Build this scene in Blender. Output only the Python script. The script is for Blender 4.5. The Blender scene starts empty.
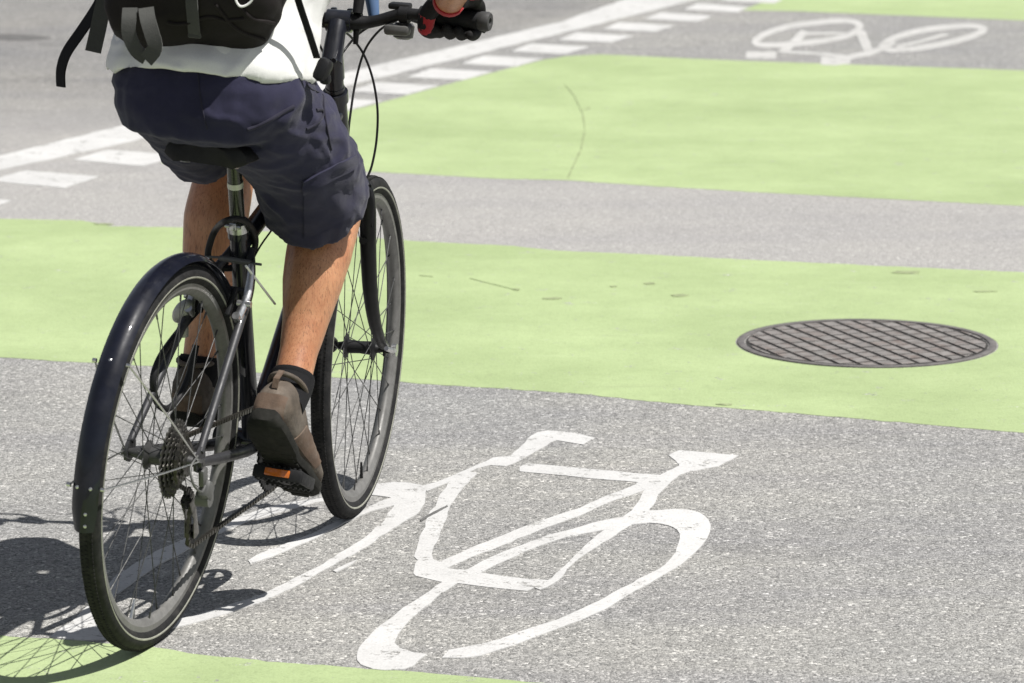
import bpy, bmesh, math, random
from mathutils import Vector, Matrix, noise, Quaternion
from mathutils.bvhtree import BVHTree
random.seed(7)
R = math.radians
V = Vector
C = bpy.context.scene.collection
scn = bpy.context.scene

# ------------------------------------------------------------------ helpers
class MB:
    """collects geometry for ONE mesh"""
    def __init__(s): s.v = []; s.f = []; s.m = []
    def add(s, vs, fs, mi=0):
        o = len(s.v); s.v += [V(p) for p in vs]; s.f += [[i + o for i in f] for f in fs]; s.m += [mi] * len(fs)
    def rings(s, rings, caps=True, mi=0, closed=True, loop=False):
        n = len(rings[0]); vs = [p for r in rings for p in r]; fs = []
        m = len(rings)
        for a in range(m if loop else m - 1):
            b = (a + 1) % m
            for i in range(n if closed else n - 1):
                j = (i + 1) % n
                fs.append([a * n + i, a * n + j, b * n + j, b * n + i])
        if caps and not loop:
            fs.append(list(range(n))[::-1]); fs.append([(m - 1) * n + i for i in range(n)])
        s.add(vs, fs, mi)
    def tube(s, pts, r, n=10, mi=0, loop=False, ref=None, squash=1.0, caps=True):
        pts = [V(p) for p in pts]; m = len(pts)
        rr = r if isinstance(r, (list, tuple)) else [r] * m
        T = []
        for i in range(m):
            a = pts[(i - 1) % m] if (loop or i > 0) else pts[i]
            b = pts[(i + 1) % m] if (loop or i < m - 1) else pts[i]
            T.append((b - a).normalized())
        up = V(ref) if ref else (V((0, 0, 1)) if abs(T[0].z) < .9 else V((1, 0, 0)))
        N = (up - T[0] * up.dot(T[0])).normalized(); out = []
        for i in range(m):
            if i: N = (T[i - 1].rotation_difference(T[i]) @ N); N = (N - T[i] * N.dot(T[i])).normalized()
            Bn = T[i].cross(N)
            out.append([pts[i] + (N * math.cos(2 * math.pi * k / n) * squash + Bn * math.sin(2 * math.pi * k / n)) * rr[i] for k in range(n)])
        s.rings(out, caps, mi, True, loop)
    def lathe(s, prof, o=(0, 0, 0), d=(0, 1, 0), n=32, mi=0, caps=True, loop=False, a0=0):
        """prof: (axial, radius)"""
        d = V(d).normalized(); o = V(o)
        u = d.orthogonal().normalized(); w = d.cross(u)
        s.rings([[o + d * a + (u * math.cos(a0 + 2 * math.pi * k / n) + w * math.sin(a0 + 2 * math.pi * k / n)) * r for k in range(n)] for a, r in prof], caps, mi, True, loop)
    def rbox(s, c, size, rot=None, bev=.003, seg=2, mi=0):
        b = bmesh.new(); bmesh.ops.create_cube(b, size=1)
        for v in b.verts: v.co = V((v.co.x * size[0], v.co.y * size[1], v.co.z * size[2]))
        if bev: bmesh.ops.bevel(b, geom=b.edges[:], offset=min(bev, min(size) * .45), segments=seg, affect='EDGES', profile=.5)
        M_ = Matrix.Translation(V(c)) @ (rot.to_4x4() if rot else Matrix())
        b.verts.index_update()
        s.add([M_ @ v.co for v in b.verts], [[v.index for v in f.verts] for f in b.faces], mi); b.free()
    def ball(s, c, r, rot=None, n=16, m=10, mi=0):
        if not isinstance(r, (tuple, list)): r = (r, r, r)
        q = rot or Matrix.Identity(3); c = V(c); rg = []
        for a in range(1, m):
            t = math.pi * a / m
            rg.append([c + q @ V((r[0] * math.sin(t) * math.cos(2 * math.pi * k / n), r[1] * math.sin(t) * math.sin(2 * math.pi * k / n), r[2] * math.cos(t))) for k in range(n)])
        s.rings(rg, True, mi)
    def ribbon(s, pts, wdir, w, t=.002, mi=0):
        """flat webbing of width w along pts; wdir = width direction(s)"""
        pts = [V(p) for p in pts]; rg = []
        for i, p in enumerate(pts):
            T = (pts[min(i + 1, len(pts) - 1)] - pts[max(i - 1, 0)]).normalized()
            wd = V(wdir[i] if isinstance(wdir[0], (tuple, list, Vector)) else wdir)
            wd = (wd - T * wd.dot(T)).normalized(); nn = T.cross(wd)
            a, b = wd * w * .5, nn * t * .5
            rg.append([p + a + b, p - a + b, p - a - b, p + a - b])
        s.rings(rg, True, mi)
    def xf(s, M_):
        s.v = [M_ @ p for p in s.v]; return s
    def build(s, name, mats, parent=None, smooth=True, angle=40):
        me = bpy.data.meshes.new(name); me.from_pydata([tuple(p) for p in s.v], [], s.f)
        mats = mats if isinstance(mats, (list, tuple)) else [mats]
        for m in mats: me.materials.append(m)
        b = bmesh.new(); b.from_mesh(me)
        for f, mi in zip(b.faces, s.m): f.material_index = mi; f.smooth = smooth
        bmesh.ops.recalc_face_normals(b, faces=b.faces[:])
        if smooth:
            ca = R(angle)
            for e in b.edges:
                if len(e.link_faces) == 2 and e.calc_face_angle(0) > ca: e.smooth = False
        b.to_mesh(me); b.free()
        o = bpy.data.objects.new(name, me); C.objects.link(o)
        if parent: o.parent = parent
        return o

def spline(pts, n=6, closed=False):
    pts = [V(p) for p in pts]; out = []; m = len(pts)
    for i in range(m if closed else m - 1):
        g = (lambda k: pts[k % m]) if closed else (lambda k: pts[max(0, min(m - 1, k))])
        p0, p1, p2, p3 = g(i - 1), g(i), g(i + 1), g(i + 2)
        for k in range(n):
            t = k / n
            out.append(.5 * ((2 * p1) + (p2 - p0) * t + (2 * p0 - 5 * p1 + 4 * p2 - p3) * t * t + (3 * p1 - p0 - 3 * p2 + p3) * t ** 3))
    if not closed: out.append(pts[-1])
    return out

def lerp_list(rs, n):
    out = []
    for i in range(len(rs) - 1):
        for k in range(n): out.append(rs[i] + (rs[i + 1] - rs[i]) * k / n)
    out.append(rs[-1]); return out

def remesh(o, voxel, smooth=4, fac=.5):
    m = o.modifiers.new('r', 'REMESH'); m.mode = 'VOXEL'; m.voxel_size = voxel; m.use_smooth_shade = True
    s = o.modifiers.new('s', 'SMOOTH'); s.iterations = smooth; s.factor = fac
    dg = bpy.context.evaluated_depsgraph_get(); ev = o.evaluated_get(dg)
    me = bpy.data.meshes.new_from_object(ev, depsgraph=dg)
    mats = list(o.data.materials); o.modifiers.clear(); old = o.data; o.data = me; me.name = old.name
    me.materials.clear()
    for x in mats: me.materials.append(x)
    for p in me.polygons: p.use_smooth = True; p.material_index = 0
    bpy.data.meshes.remove(old)
    return o

def empty(name, mat=None):
    o = bpy.data.objects.new(name, None); C.objects.link(o); o.empty_display_size = .1
    if mat is not None: o.matrix_world = mat
    return o
def tag(o, label=None, cat=None, group=None, kind=None):
    if label: o['label'] = label
    if cat: o['category'] = cat
    if group: o['group'] = group
    if kind: o['kind'] = kind
    return o

# ------------------------------------------------------------------ materials
def new_mat(name):
    m = bpy.data.materials.new(name); m.use_nodes = True; nt = m.node_tree
    return m, nt, nt.nodes['Principled BSDF']
def nd(nt, t, **kw):
    n = nt.nodes.new(t)
    for k, v in kw.items():
        if k in n.inputs: n.inputs[k].default_value = v
        else: setattr(n, k, v)
    return n
def ramp(nt, stops, inp, interp='LINEAR'):
    r = nt.nodes.new('ShaderNodeValToRGB'); r.color_ramp.interpolation = interp
    e = r.color_ramp.elements
    while len(e) < len(stops): e.new(.5)
    for x, (p, c) in zip(e, stops):
        x.position = p; x.color = (c, c, c, 1) if isinstance(c, (int, float)) else (*c, 1)
    nt.links.new(inp, r.inputs[0]); return r.outputs[0]
def mixc(nt, f, a, b, blend='MIX'):
    n = nt.nodes.new('ShaderNodeMix'); n.data_type = 'RGBA'; n.blend_type = blend
    for s, val in ((n.inputs[0], f), (n.inputs[6], a), (n.inputs[7], b)):
        if hasattr(val, 'links') or hasattr(val, 'is_linked'): nt.links.new(val, s)
        elif isinstance(val, (int, float)): s.default_value = val
        else: s.default_value = (*val, 1)
    return n.outputs[2]
def coords(nt, scale=None):
    t = nt.nodes.new('ShaderNodeTexCoord').outputs['Object']
    if scale:
        mp = nt.nodes.new('ShaderNodeMapping'); mp.inputs['Scale'].default_value = scale
        nt.links.new(t, mp.inputs[0]); return mp.outputs[0]
    return t
def noise_(nt, co, scale, detail=4, rough=.55):
    n = nd(nt, 'ShaderNodeTexNoise', Scale=scale, Detail=detail, Roughness=rough); nt.links.new(co, n.inputs['Vector']); return n.outputs['Fac']
def voro(nt, co, scale, out='Color', rnd=1.0, feature='F1'):
    n = nd(nt, 'ShaderNodeTexVoronoi', Scale=scale, Randomness=rnd); n.feature = feature; nt.links.new(co, n.inputs['Vector']); return n.outputs[out]
def bump(nt, p, h, strength=.3, dist=.002):
    b = nd(nt, 'ShaderNodeBump', Strength=strength, Distance=dist); nt.links.new(h, b.inputs['Height'])
    nt.links.new(b.outputs[0], p.inputs['Normal'])
def simple(name, col, rough=.5, metal=0, coat=0, var=.12, scale=40, bmp=0, bscale=300, spec=.5, dirt=None, coat_rough=.05):
    m, nt, p = new_mat(name)
    co = coords(nt); n = noise_(nt, co, scale)
    lo = tuple(c * (1 - var) for c in col); hi = tuple(min(1, c * (1 + var)) for c in col)
    c = ramp(nt, [(.3, lo), (.7, hi)], n)
    if dirt:
        dcol, amt = dirt
        n2 = noise_(nt, co, scale * .6, 6, .7)
        c = mixc(nt, ramp(nt, [(.48, 0.0), (.75, amt)], n2), c, dcol)
    nt.links.new(c, p.inputs['Base Color'])
    p.inputs['Roughness'].default_value = rough; p.inputs['Metallic'].default_value = metal
    rr = ramp(nt, [(.3, max(0, rough - .08)), (.7, min(1, rough + .1))], noise_(nt, co, scale * 2.3)); nt.links.new(rr, p.inputs['Roughness'])
    p.inputs['Coat Weight'].default_value = coat; p.inputs['Coat Roughness'].default_value = coat_rough
    p.inputs['Specular IOR Level'].default_value = spec
    if bmp: bump(nt, p, noise_(nt, co, bscale, 3), bmp, .001)
    return m
def fabric(name, col, weave=900, bmp=.35, rough=.9, var=.15, sheen=.2):
    m, nt, p = new_mat(name); co = coords(nt)
    n = noise_(nt, co, 14, 5); c = ramp(nt, [(.3, tuple(x * (1 - var) for x in col)), (.7, tuple(x * (1 + var) for x in col))], n)
    n2 = noise_(nt, co, weave, 2); c = mixc(nt, .25, c, ramp(nt, [(.35, 0.55), (.65, 1.0)], n2), 'MULTIPLY')
    nt.links.new(c, p.inputs['Base Color']); p.inputs['Roughness'].default_value = rough
    p.inputs['Sheen Weight'].default_value = sheen; p.inputs['Specular IOR Level'].default_value = .25
    mm = nd(nt, 'ShaderNodeMath'); mm.operation = 'ADD'
    nt.links.new(n2, mm.inputs[0])
    s = nd(nt, 'ShaderNodeMath'); s.operation = 'MULTIPLY'; s.inputs[1].default_value = 1.5
    nt.links.new(noise_(nt, co, 60, 4), s.inputs[0]); nt.links.new(s.outputs[0], mm.inputs[1])
    bump(nt, p, mm.outputs[0], bmp, .0015)
    return m

def asphalt_nodes(nt):
    """returns colour and height of worn asphalt with pale aggregate"""
    co = coords(nt)
    cs = nd(nt, 'ShaderNodeSeparateColor'); nt.links.new(voro(nt, co, 160), cs.inputs[0])
    cs2 = nd(nt, 'ShaderNodeSeparateColor'); nt.links.new(voro(nt, co, 300), cs2.inputs[0])
    big = ramp(nt, [(0.0, (.10, .10, .098)), (.25, (.19, .187, .18)), (.7, (.25, .247, .238)), (.88, (.31, .305, .295)), (.96, (.44, .43, .41)), (1.0, (.56, .55, .53))], cs.outputs[0])
    fine = ramp(nt, [(0.0, (.055, .055, .055)), (.35, (.16, .158, .152)), (.75, (.25, .247, .24)), (1.0, (.44, .43, .41))], cs2.outputs[1])
    c = mixc(nt, ramp(nt, [(.45, 0.0), (.55, 1.0)], cs.outputs[2]), big, fine)
    ns = noise_(nt, co, 420, 3, .7)
    c = mixc(nt, .5, c, ramp(nt, [(.3, .45), (.7, 1.0)], ns), 'MULTIPLY')
    c = mixc(nt, .12, c, (.24, .238, .23)); c = mixc(nt, 1.0, c, (1.41, 1.41, 1.395), 'MULTIPLY')
    return co, c, cs
def asphalt_mat():
    m, nt, p = new_mat('worn_asphalt'); co, c, cs = asphalt_nodes(nt)
    big = noise_(nt, co, .9, 5, .6)
    c = mixc(nt, 1.0, c, ramp(nt, [(.3, (.88, .89, .91)), (.7, (1.08, 1.07, 1.04))], big), 'MULTIPLY')
    st = noise_(nt, coords(nt, (.45, 2.6, 1)), 1.3, 5, .65)
    c = mixc(nt, .8, c, ramp(nt, [(.36, (.84, .84, .88)), (.56, 1.0)], st), 'MULTIPLY')
    ln = nd(nt, 'ShaderNodeVectorMath'); ln.operation = 'DOT_PRODUCT'; ln.inputs[1].default_value = (-.909, .416, 0); nt.links.new(co, ln.inputs[0])
    lr = nd(nt, 'ShaderNodeMapRange'); lr.inputs[1].default_value = 6.95; lr.inputs[2].default_value = 7.15; nt.links.new(ln.outputs['Value'], lr.inputs[0])
    c = mixc(nt, lr.outputs[0], c, mixc(nt, 1.0, c, (.80, .795, .80), 'MULTIPLY'))
    stn = noise_(nt, co, 3.1, 6, .62)
    c = mixc(nt, .75, c, ramp(nt, [(.30, .74), (.44, 1.0)], stn), 'MULTIPLY')
    # paler, traffic-polished strip between the two green crossings
    sx = nd(nt, 'ShaderNodeSeparateXYZ'); nt.links.new(co, sx.inputs[0])
    ad = nd(nt, 'ShaderNodeMath'); ad.operation = 'MULTIPLY_ADD'; ad.inputs[1].default_value = .33; nt.links.new(sx.outputs[0], ad.inputs[0]); nt.links.new(sx.outputs[1], ad.inputs[2])
    mr = nd(nt, 'ShaderNodeMapRange'); mr.inputs[1].default_value = 6; mr.inputs[2].default_value = 20; nt.links.new(ad.outputs[0], mr.inputs[0])
    sm_ = nd(nt, 'ShaderNodeMapRange'); sm_.inputs[1].default_value = .28; sm_.inputs[2].default_value = .40; nt.links.new(mr.outputs[0], sm_.inputs[0])
    sm2 = nd(nt, 'ShaderNodeMapRange'); sm2.inputs[1].default_value = .52; sm2.inputs[2].default_value = .62; sm2.inputs[3].default_value = 1; sm2.inputs[4].default_value = 0; nt.links.new(mr.outputs[0], sm2.inputs[0])
    ml = nd(nt, 'ShaderNodeMath'); ml.operation = 'MULTIPLY'; nt.links.new(sm_.outputs[0], ml.inputs[0]); nt.links.new(sm2.outputs[0], ml.inputs[1])
    c = mixc(nt, ml.outputs[0], c, mixc(nt, .45, mixc(nt, 1.0, c, (1.06, 1.05, 1.04), 'MULTIPLY'), (.37, .36, .35)))
    nt.links.new(c, p.inputs['Base Color']); p.inputs['Roughness'].default_value = .85
    p.inputs['Specular IOR Level'].default_value = .3
    d1 = voro(nt, co, 160, 'Distance'); d2 = voro(nt, co, 300, 'Distance')
    s = nd(nt, 'ShaderNodeMath'); s.operation = 'ADD'; nt.links.new(d1, s.inputs[0]); nt.links.new(d2, s.inputs[1])
    s2 = nd(nt, 'ShaderNodeMath'); s2.operation = 'MULTIPLY'; s2.inputs[1].default_value = -1; nt.links.new(s.outputs[0], s2.inputs[0])
    bump(nt, p, s2.outputs[0], .55, .004)
    return m
def paint_mat(name, col, wear=.0, fleck=.1, tint=None, grime=.12, scuff=0):
    """road paint: texture of the aggregate under it, worn spots showing asphalt"""
    m, nt, p = new_mat(name); co, ac, cs = asphalt_nodes(nt)
    n1 = noise_(nt, co, 1.7, 5, .6); n2 = noise_(nt, co, 9, 6, .7)
    hi = tint or tuple(x * 1.1 for x in col)
    c = ramp(nt, [(.3, tuple(x * .9 for x in col)), (.72, hi)], n1)
    c = mixc(nt, grime, c, ramp(nt, [(.35, .35), (.6, 1.0)], n2), 'MULTIPLY')
    c = mixc(nt, fleck, c, ramp(nt, [(0.0, .4), (.4, 1.0)], cs.outputs[0]), 'MULTIPLY')
    if scuff:      # faint tyre and shoe scuffs, drawn out across the lane
        s1 = noise_(nt, coords(nt, (1.1, 6.5, 1)), 2.1, 9, .72); s2 = noise_(nt, coords(nt, (5, 1.2, 1)), 2.7, 9, .75)
        c = mixc(nt, ramp(nt, [(.60, 0.0), (.76, scuff)], s1), c, (.20, .22, .13))
        c = mixc(nt, ramp(nt, [(.63, 0.0), (.74, scuff)], s2), c, (.20, .22, .13))
        c = mixc(nt, ramp(nt, [(.30, .22), (.42, 0.0)], s1), c, (.46, .53, .33))
    if wear:
        n3 = noise_(nt, co, 16, 8, .75); n4 = noise_(nt, co, 150, 2, .6)
        ad = nd(nt, 'ShaderNodeMath'); ad.operation = 'MULTIPLY_ADD'; ad.inputs[1].default_value = .35
        nt.links.new(n4, ad.inputs[0]); nt.links.new(n3, ad.inputs[2])
        c = mixc(nt, ramp(nt, [(.80 - wear, 0.0), (.84 - wear, 1.0)], ad.outputs[0]), c, ac)
    nt.links.new(c, p.inputs['Base Color']); p.inputs['Roughness'].default_value = .7; p.inputs['Specular IOR Level'].default_value = .3
    d = voro(nt, co, 160, 'Distance')
    s2 = nd(nt, 'ShaderNodeMath'); s2.operation = 'MULTIPLY'; s2.inputs[1].default_value = -1; nt.links.new(d, s2.inputs[0])
    bump(nt, p, s2.outputs[0], .22, .003)
    return m

M_asph = asphalt_mat()
M_green = paint_mat('green_road_paint', (.312, .392, .190), wear=-.005, fleck=.19, tint=(.368, .450, .232), grime=.10, scuff=.42)
M_white = paint_mat('white_road_paint', (.500, .497, .487), wear=.045, fleck=.20, grime=.10)
M_whitew = paint_mat('worn_white_paint', (.45, .445, .43), wear=.06, fleck=.12, grime=.15)
M_crack = simple('dark_chipped_asphalt', (.225, .26, .14), .9, var=.3, scale=60)
M_castrim = simple('worn_iron_rim', (.12, .112, .108), .7, .1, var=.25, scale=40)
M_tar = simple('dark_tar_streak', (.10, .098, .095), .85, var=.3, scale=20)
M_cast = simple('worn_cast_iron', (.195, .182, .172), .6, .1, var=.3, scale=30, bmp=.5, bscale=350, dirt=((.13, .075, .055), .75))
M_castd = simple('dark_iron_groove', (.030, .028, .026), .8, .1, var=.3, scale=50)  # near-black iron for the groove floor and stud sides
M_rubber = simple('black_tyre_rubber', (.013, .013, .0135), .8, var=.3, scale=60, bmp=.3, bscale=500, dirt=((.075, .070, .064), .32), spec=.2)
M_refl = simple('pale_reflective_strip', (.24, .24, .20), .5, var=.2)
M_alu = simple('brushed_aluminium', (.52, .52, .52), .32, .95, var=.1, scale=80)
M_rim = simple('grey_rim_aluminium', (.15, .147, .14), .5, .2, var=.12, scale=60, dirt=((.05, .048, .044), .5))
M_steel = simple('stainless_steel', (.55, .55, .54), .28, 1.0, var=.1, scale=90)
M_spoke = simple('dull_spoke_steel', (.05, .05, .05), .5, .3, var=.15, scale=50)
M_frame = simple('gloss_black_frame', (.008, .009, .014), .35, 0, coat=.55, spec=.25, var=.2, scale=20, dirt=((.10, .095, .085), .12))
M_stay = simple('dark_gunmetal_frame', (.028, .028, .031), .5, .15, coat=.1, var=.15, scale=30)
M_fend = simple('gloss_navy_black_fender', (.006, .007, .013), .35, 0, coat=.55, var=.25, scale=25, coat_rough=.04, bmp=.06, bscale=90, dirt=((.12, .11, .10), .05), spec=.12)
M_blackpl = simple('black_plastic', (.011, .011, .012), .55, spec=.25, var=.2, scale=60, bmp=.15)
M_greypl = simple('grey_plastic', (.075, .075, .073), .45, var=.15, scale=60)
M_lens = simple('grey_lock_casing', (.30, .30, .28), .35, .2, var=.15, scale=40)
M_grip = simple('black_rubber_grip', (.014, .014, .015), .8, spec=.2, var=.2, scale=80, bmp=.5, bscale=600)
M_endcap = simple('dark_grey_end_cap', (.040, .040, .040), .6, spec=.3, var=.2, scale=60)
M_chain = simple('oily_chain_steel', (.075, .07, .06), .4, .85, var=.35, scale=120)
M_cog = simple('oily_sprocket_steel', (.15, .145, .135), .38, .85, var=.3, scale=90, dirt=((.02, .018, .015), .8))
M_cable = simple('black_cable_housing', (.009, .009, .010), .5, spec=.25, var=.1)
M_amber = simple('amber_reflector', (.45, .11, .008), .18, 0, coat=1, var=.12, scale=300)
M_blue = simple('blue_sleeve', (.07, .13, .25), .6, var=.1)
M_fork = simple('satin_black_fork', (.007, .007, .008), .45, spec=.25, var=.2, scale=30)
M_post = simple('dark_olive_seatpost', (.035, .038, .028), .3, .4, coat=.4, var=.2, scale=40)
M_band = simple('pale_post_band', (.50, .52, .42), .4, .2, var=.1)
M_saddle = simple('black_saddle_vinyl', (.008, .008, .0075), .5, spec=.25, var=.25, scale=50, bmp=.2)
M_shirt = fabric('white_cotton', (.70, .70, .68), 800, .3, var=.03, sheen=.1)
M_short = fabric('navy_twill', (.0195, .0190, .044), 1100, .4, var=.14, sheen=.12)
M_seam = fabric('dark_navy_seam', (.020, .019, .034), 1100, .3, sheen=.1)
M_pack = fabric('black_brown_nylon', (.0085, .0062, .0058), 700, .35, .75, var=.25, sheen=0)
M_web = fabric('grey_webbing', (.052, .053, .048), 500, .5, .85, var=.1)
M_webblack = fabric('black_webbing', (.006, .006, .007), 500, .4, .85, var=.1, sheen=0)
M_logo_glint = simple('white_embroidery_and_glint', (.72, .72, .70), .8, var=.05)
M_sock = fabric('black_sock_knit', (.007, .007, .008), 600, .6, sheen=0)
M_shoe = simple('taupe_nubuck', (.072, .056, .042), .8, var=.45, scale=26, bmp=.5, bscale=260, dirt=((.28, .24, .20), .45))
M_shoeb = simple('brown_suede_panel', (.090, .058, .039), .85, var=.25, scale=30, bmp=.5, bscale=300, dirt=((.30, .26, .22), .35))
M_sole = simple('dark_rubber_sole', (.013, .013, .011), .8, var=.25, scale=40, bmp=.4, bscale=200, dirt=((.08, .075, .065), .22), spec=.2)
M_lace = fabric('dark_lace', (.05, .045, .04), 700, .3)
M_glove = fabric('black_glove_leather', (.009, .0085, .0085), 400, .5, .75, sheen=0)
M_red = fabric('red_glove_fabric', (.33, .016, .022), 500, .4, .8)
M_hair = simple('dark_brown_hair', (.03, .02, .014), .6, var=.4, scale=90, bmp=.8, bscale=200)
def skin_mat():
    m, nt, p = new_mat('tanned_skin'); co = coords(nt)
    c = ramp(nt, [(.3, (.40, .185, .095)), (.7, (.52, .27, .145))], noise_(nt, co, 22, 5))
    c = mixc(nt, .35, c, ramp(nt, [(.42, (.55, .42, .38)), (.5, 1.0)], noise_(nt, coords(nt, (260, 260, 45)), 1.0, 3, .7)), 'MULTIPLY')
    c = mixc(nt, .55, c, ramp(nt, [(.34, (.80, .62, .58)), (.58, (1.0, 1.0, 1.0))], noise_(nt, co, 9, 6, .65)), 'MULTIPLY')
    c = mixc(nt, ramp(nt, [(.58, 0.0), (.68, .6)], noise_(nt, coords(nt, (420, 420, 60)), 1.0, 2, .6)), c, (.07, .035, .02))
    nt.links.new(c, p.inputs['Base Color']); p.inputs['Roughness'].default_value = .40
    p.inputs['Subsurface Weight'].default_value = .08; p.inputs['Subsurface Radius'].default_value = (.012, .005, .003); p.inputs['Subsurface Scale'].default_value = 1
    bump(nt, p, noise_(nt, co, 240, 4), .18, .0012)
    return m
M_skin = skin_mat()
M_eye = simple('eye_white', (.7, .68, .65), .2, var=.03)
M_lip = simple('lip_skin', (.40, .15, .11), .5, var=.1)

# ------------------------------------------------------------------ ground and paint
def sheet(name, poly, z, thick, mat, jit=.0, seg=.05, seed=0, holes=()):
    """flat slab of paint; edges broken up a little the way rolled paint is"""
    def edge(poly):
        out = []
        for i in range(len(poly)):
            a, b = V((*poly[i], 0)), V((*poly[(i + 1) % len(poly)], 0)); d = b - a; L = d.length
            k = max(1, min(600, int(L / seg)))
            nrm = V((-d.y, d.x, 0)).normalized() if L > 0 else V((0, 0, 0))
            for j in range(k):
                p = a + d * (j / k)
                if j: p += nrm * jit * (.5 * noise.noise(V((p.x * 210, p.y * 130, seed))) + noise.noise(V((p.x * 26 + seed, p.y * 14, seed))) + .6 * noise.noise(V((p.x * 90, p.y * 60 + seed, 3))))
                out.append(p)
        return out
    b = bmesh.new(); edges = []
    for pl in [poly, *holes]:
        vs = [b.verts.new((p.x, p.y, z)) for p in edge(pl)]
        edges += [b.edges.new((vs[i], vs[(i + 1) % len(vs)])) for i in range(len(vs))]
    bmesh.ops.triangle_fill(b, use_beauty=True, edges=edges)
    for f in b.faces:
        if f.normal.z < 0: f.normal_flip()
    r = bmesh.ops.extrude_face_region(b, geom=b.faces[:])
    for v in [g for g in r['geom'] if isinstance(g, bmesh.types.BMVert)]: v.co.z = z - thick
    bmesh.ops.recalc_face_normals(b, faces=b.faces[:])
    me = bpy.data.meshes.new(name); b.to_mesh(me); b.free(); me.materials.append(mat)
    o = bpy.data.objects.new(name, me); C.objects.link(o); return o
def multi_sheet(name, polys, z, thick, mat, jit, seg=.03):
    """several overlapping strokes of one marking, joined in one mesh at steps of a tenth of a millimetre"""
    obs = [sheet(name, p, z + .0001 * i, thick, mat, jit, seg, i * 7.3) for i, p in enumerate(polys)]
    b = bmesh.new()
    for o in obs: b.from_mesh(o.data)
    me = obs[0].data; b.to_mesh(me); b.free()
    for o in obs[1:]:
        d = o.data; bpy.data.objects.remove(o); bpy.data.meshes.remove(d)
    return obs[0]

g = MB(); S_ = 400
g.add([(-S_, -S_, 0), (S_, -S_, 0), (S_, S_, 0), (-S_, S_, 0)], [[0, 1, 2, 3]])
tag(g.build('road', M_asph, smooth=False), kind='structure')

MH = V((0.8719, 10.0986)); MHR = 0.3182
circ = [(MH.x + (MHR + .004) * math.cos(2 * math.pi * k / 72), MH.y + (MHR + .004) * math.sin(2 * math.pi * k / 72)) for k in range(72)]
for i, (poly, hole) in enumerate([([(-1.9788, 12.1658), (-1.4941, 12.0529), (-1.2518, 12.0232), (-1.1542, 11.9147), (-0.9622, 11.8947), (-0.6059, 11.7973), (-0.2596, 11.6454), (0.0028, 11.5692), (0.1142, 11.4922), (0.3876, 11.4179), (0.6812, 11.3246), (1.3829, 11.1297), (2.0921, 10.9334), (1.692, 8.774), (1.1306, 9.0336), (0.562, 9.2801), (0.4283, 9.331), (0.2958, 9.3939), (0.1709, 9.4635), (-0.0279, 9.534), (-0.2151, 9.5876), (-0.2555, 9.6116), (-0.5012, 9.6966), (-0.8701, 9.8079), (-0.9981, 9.8456), (-1.0864, 9.8645), (-1.2368, 9.9154), (-1.6427, 10.0382)], True),
([(-1.1215, 13.1929), (-0.5566, 14.483), (-0.4531, 14.6994), (-0.2623, 15.1371), (-0.0759, 15.5396), (0.111, 15.9282), (0.2085, 16.0641), (0.341, 16.1231), (0.5004, 16.0641), (0.8838, 15.9153), (1.0976, 15.8515), (1.923, 15.6164), (2.8952, 15.269), (2.296, 12.0343), (1.5238, 12.3001), (0.7537, 12.5675), (0.3994, 12.7106), (0.1673, 12.819), (-0.0373, 12.8506), (-0.4301, 12.9958), (-0.8293, 13.1046)], False),
([(0.9821, 17.7246), (1.2212, 17.6772), (2.1287, 17.326), (3.1975, 16.9011), (3.6, 19.6), (1.9, 20.6)], False),
([(-1.1022, 7.3008), (-0.9191, 7.276), (-0.808, 7.2444), (-0.6851, 7.2096), (-0.63, 7.1888), (-0.5265, 7.1307), (-0.3708, 7.0801), (-0.2736, 7.0534), (-0.158, 7.0236), (0.0138, 6.9647), (0.3185, 6.8465), (0.8023, 6.6331), (1.2, 5.2), (-1.6, 5.6)], False)]):
    tag(sheet('green_lane', poly, .0007, .005, M_green, .007, .02, i * 3.1, [circ] if hole else []), kind='structure')
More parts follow.
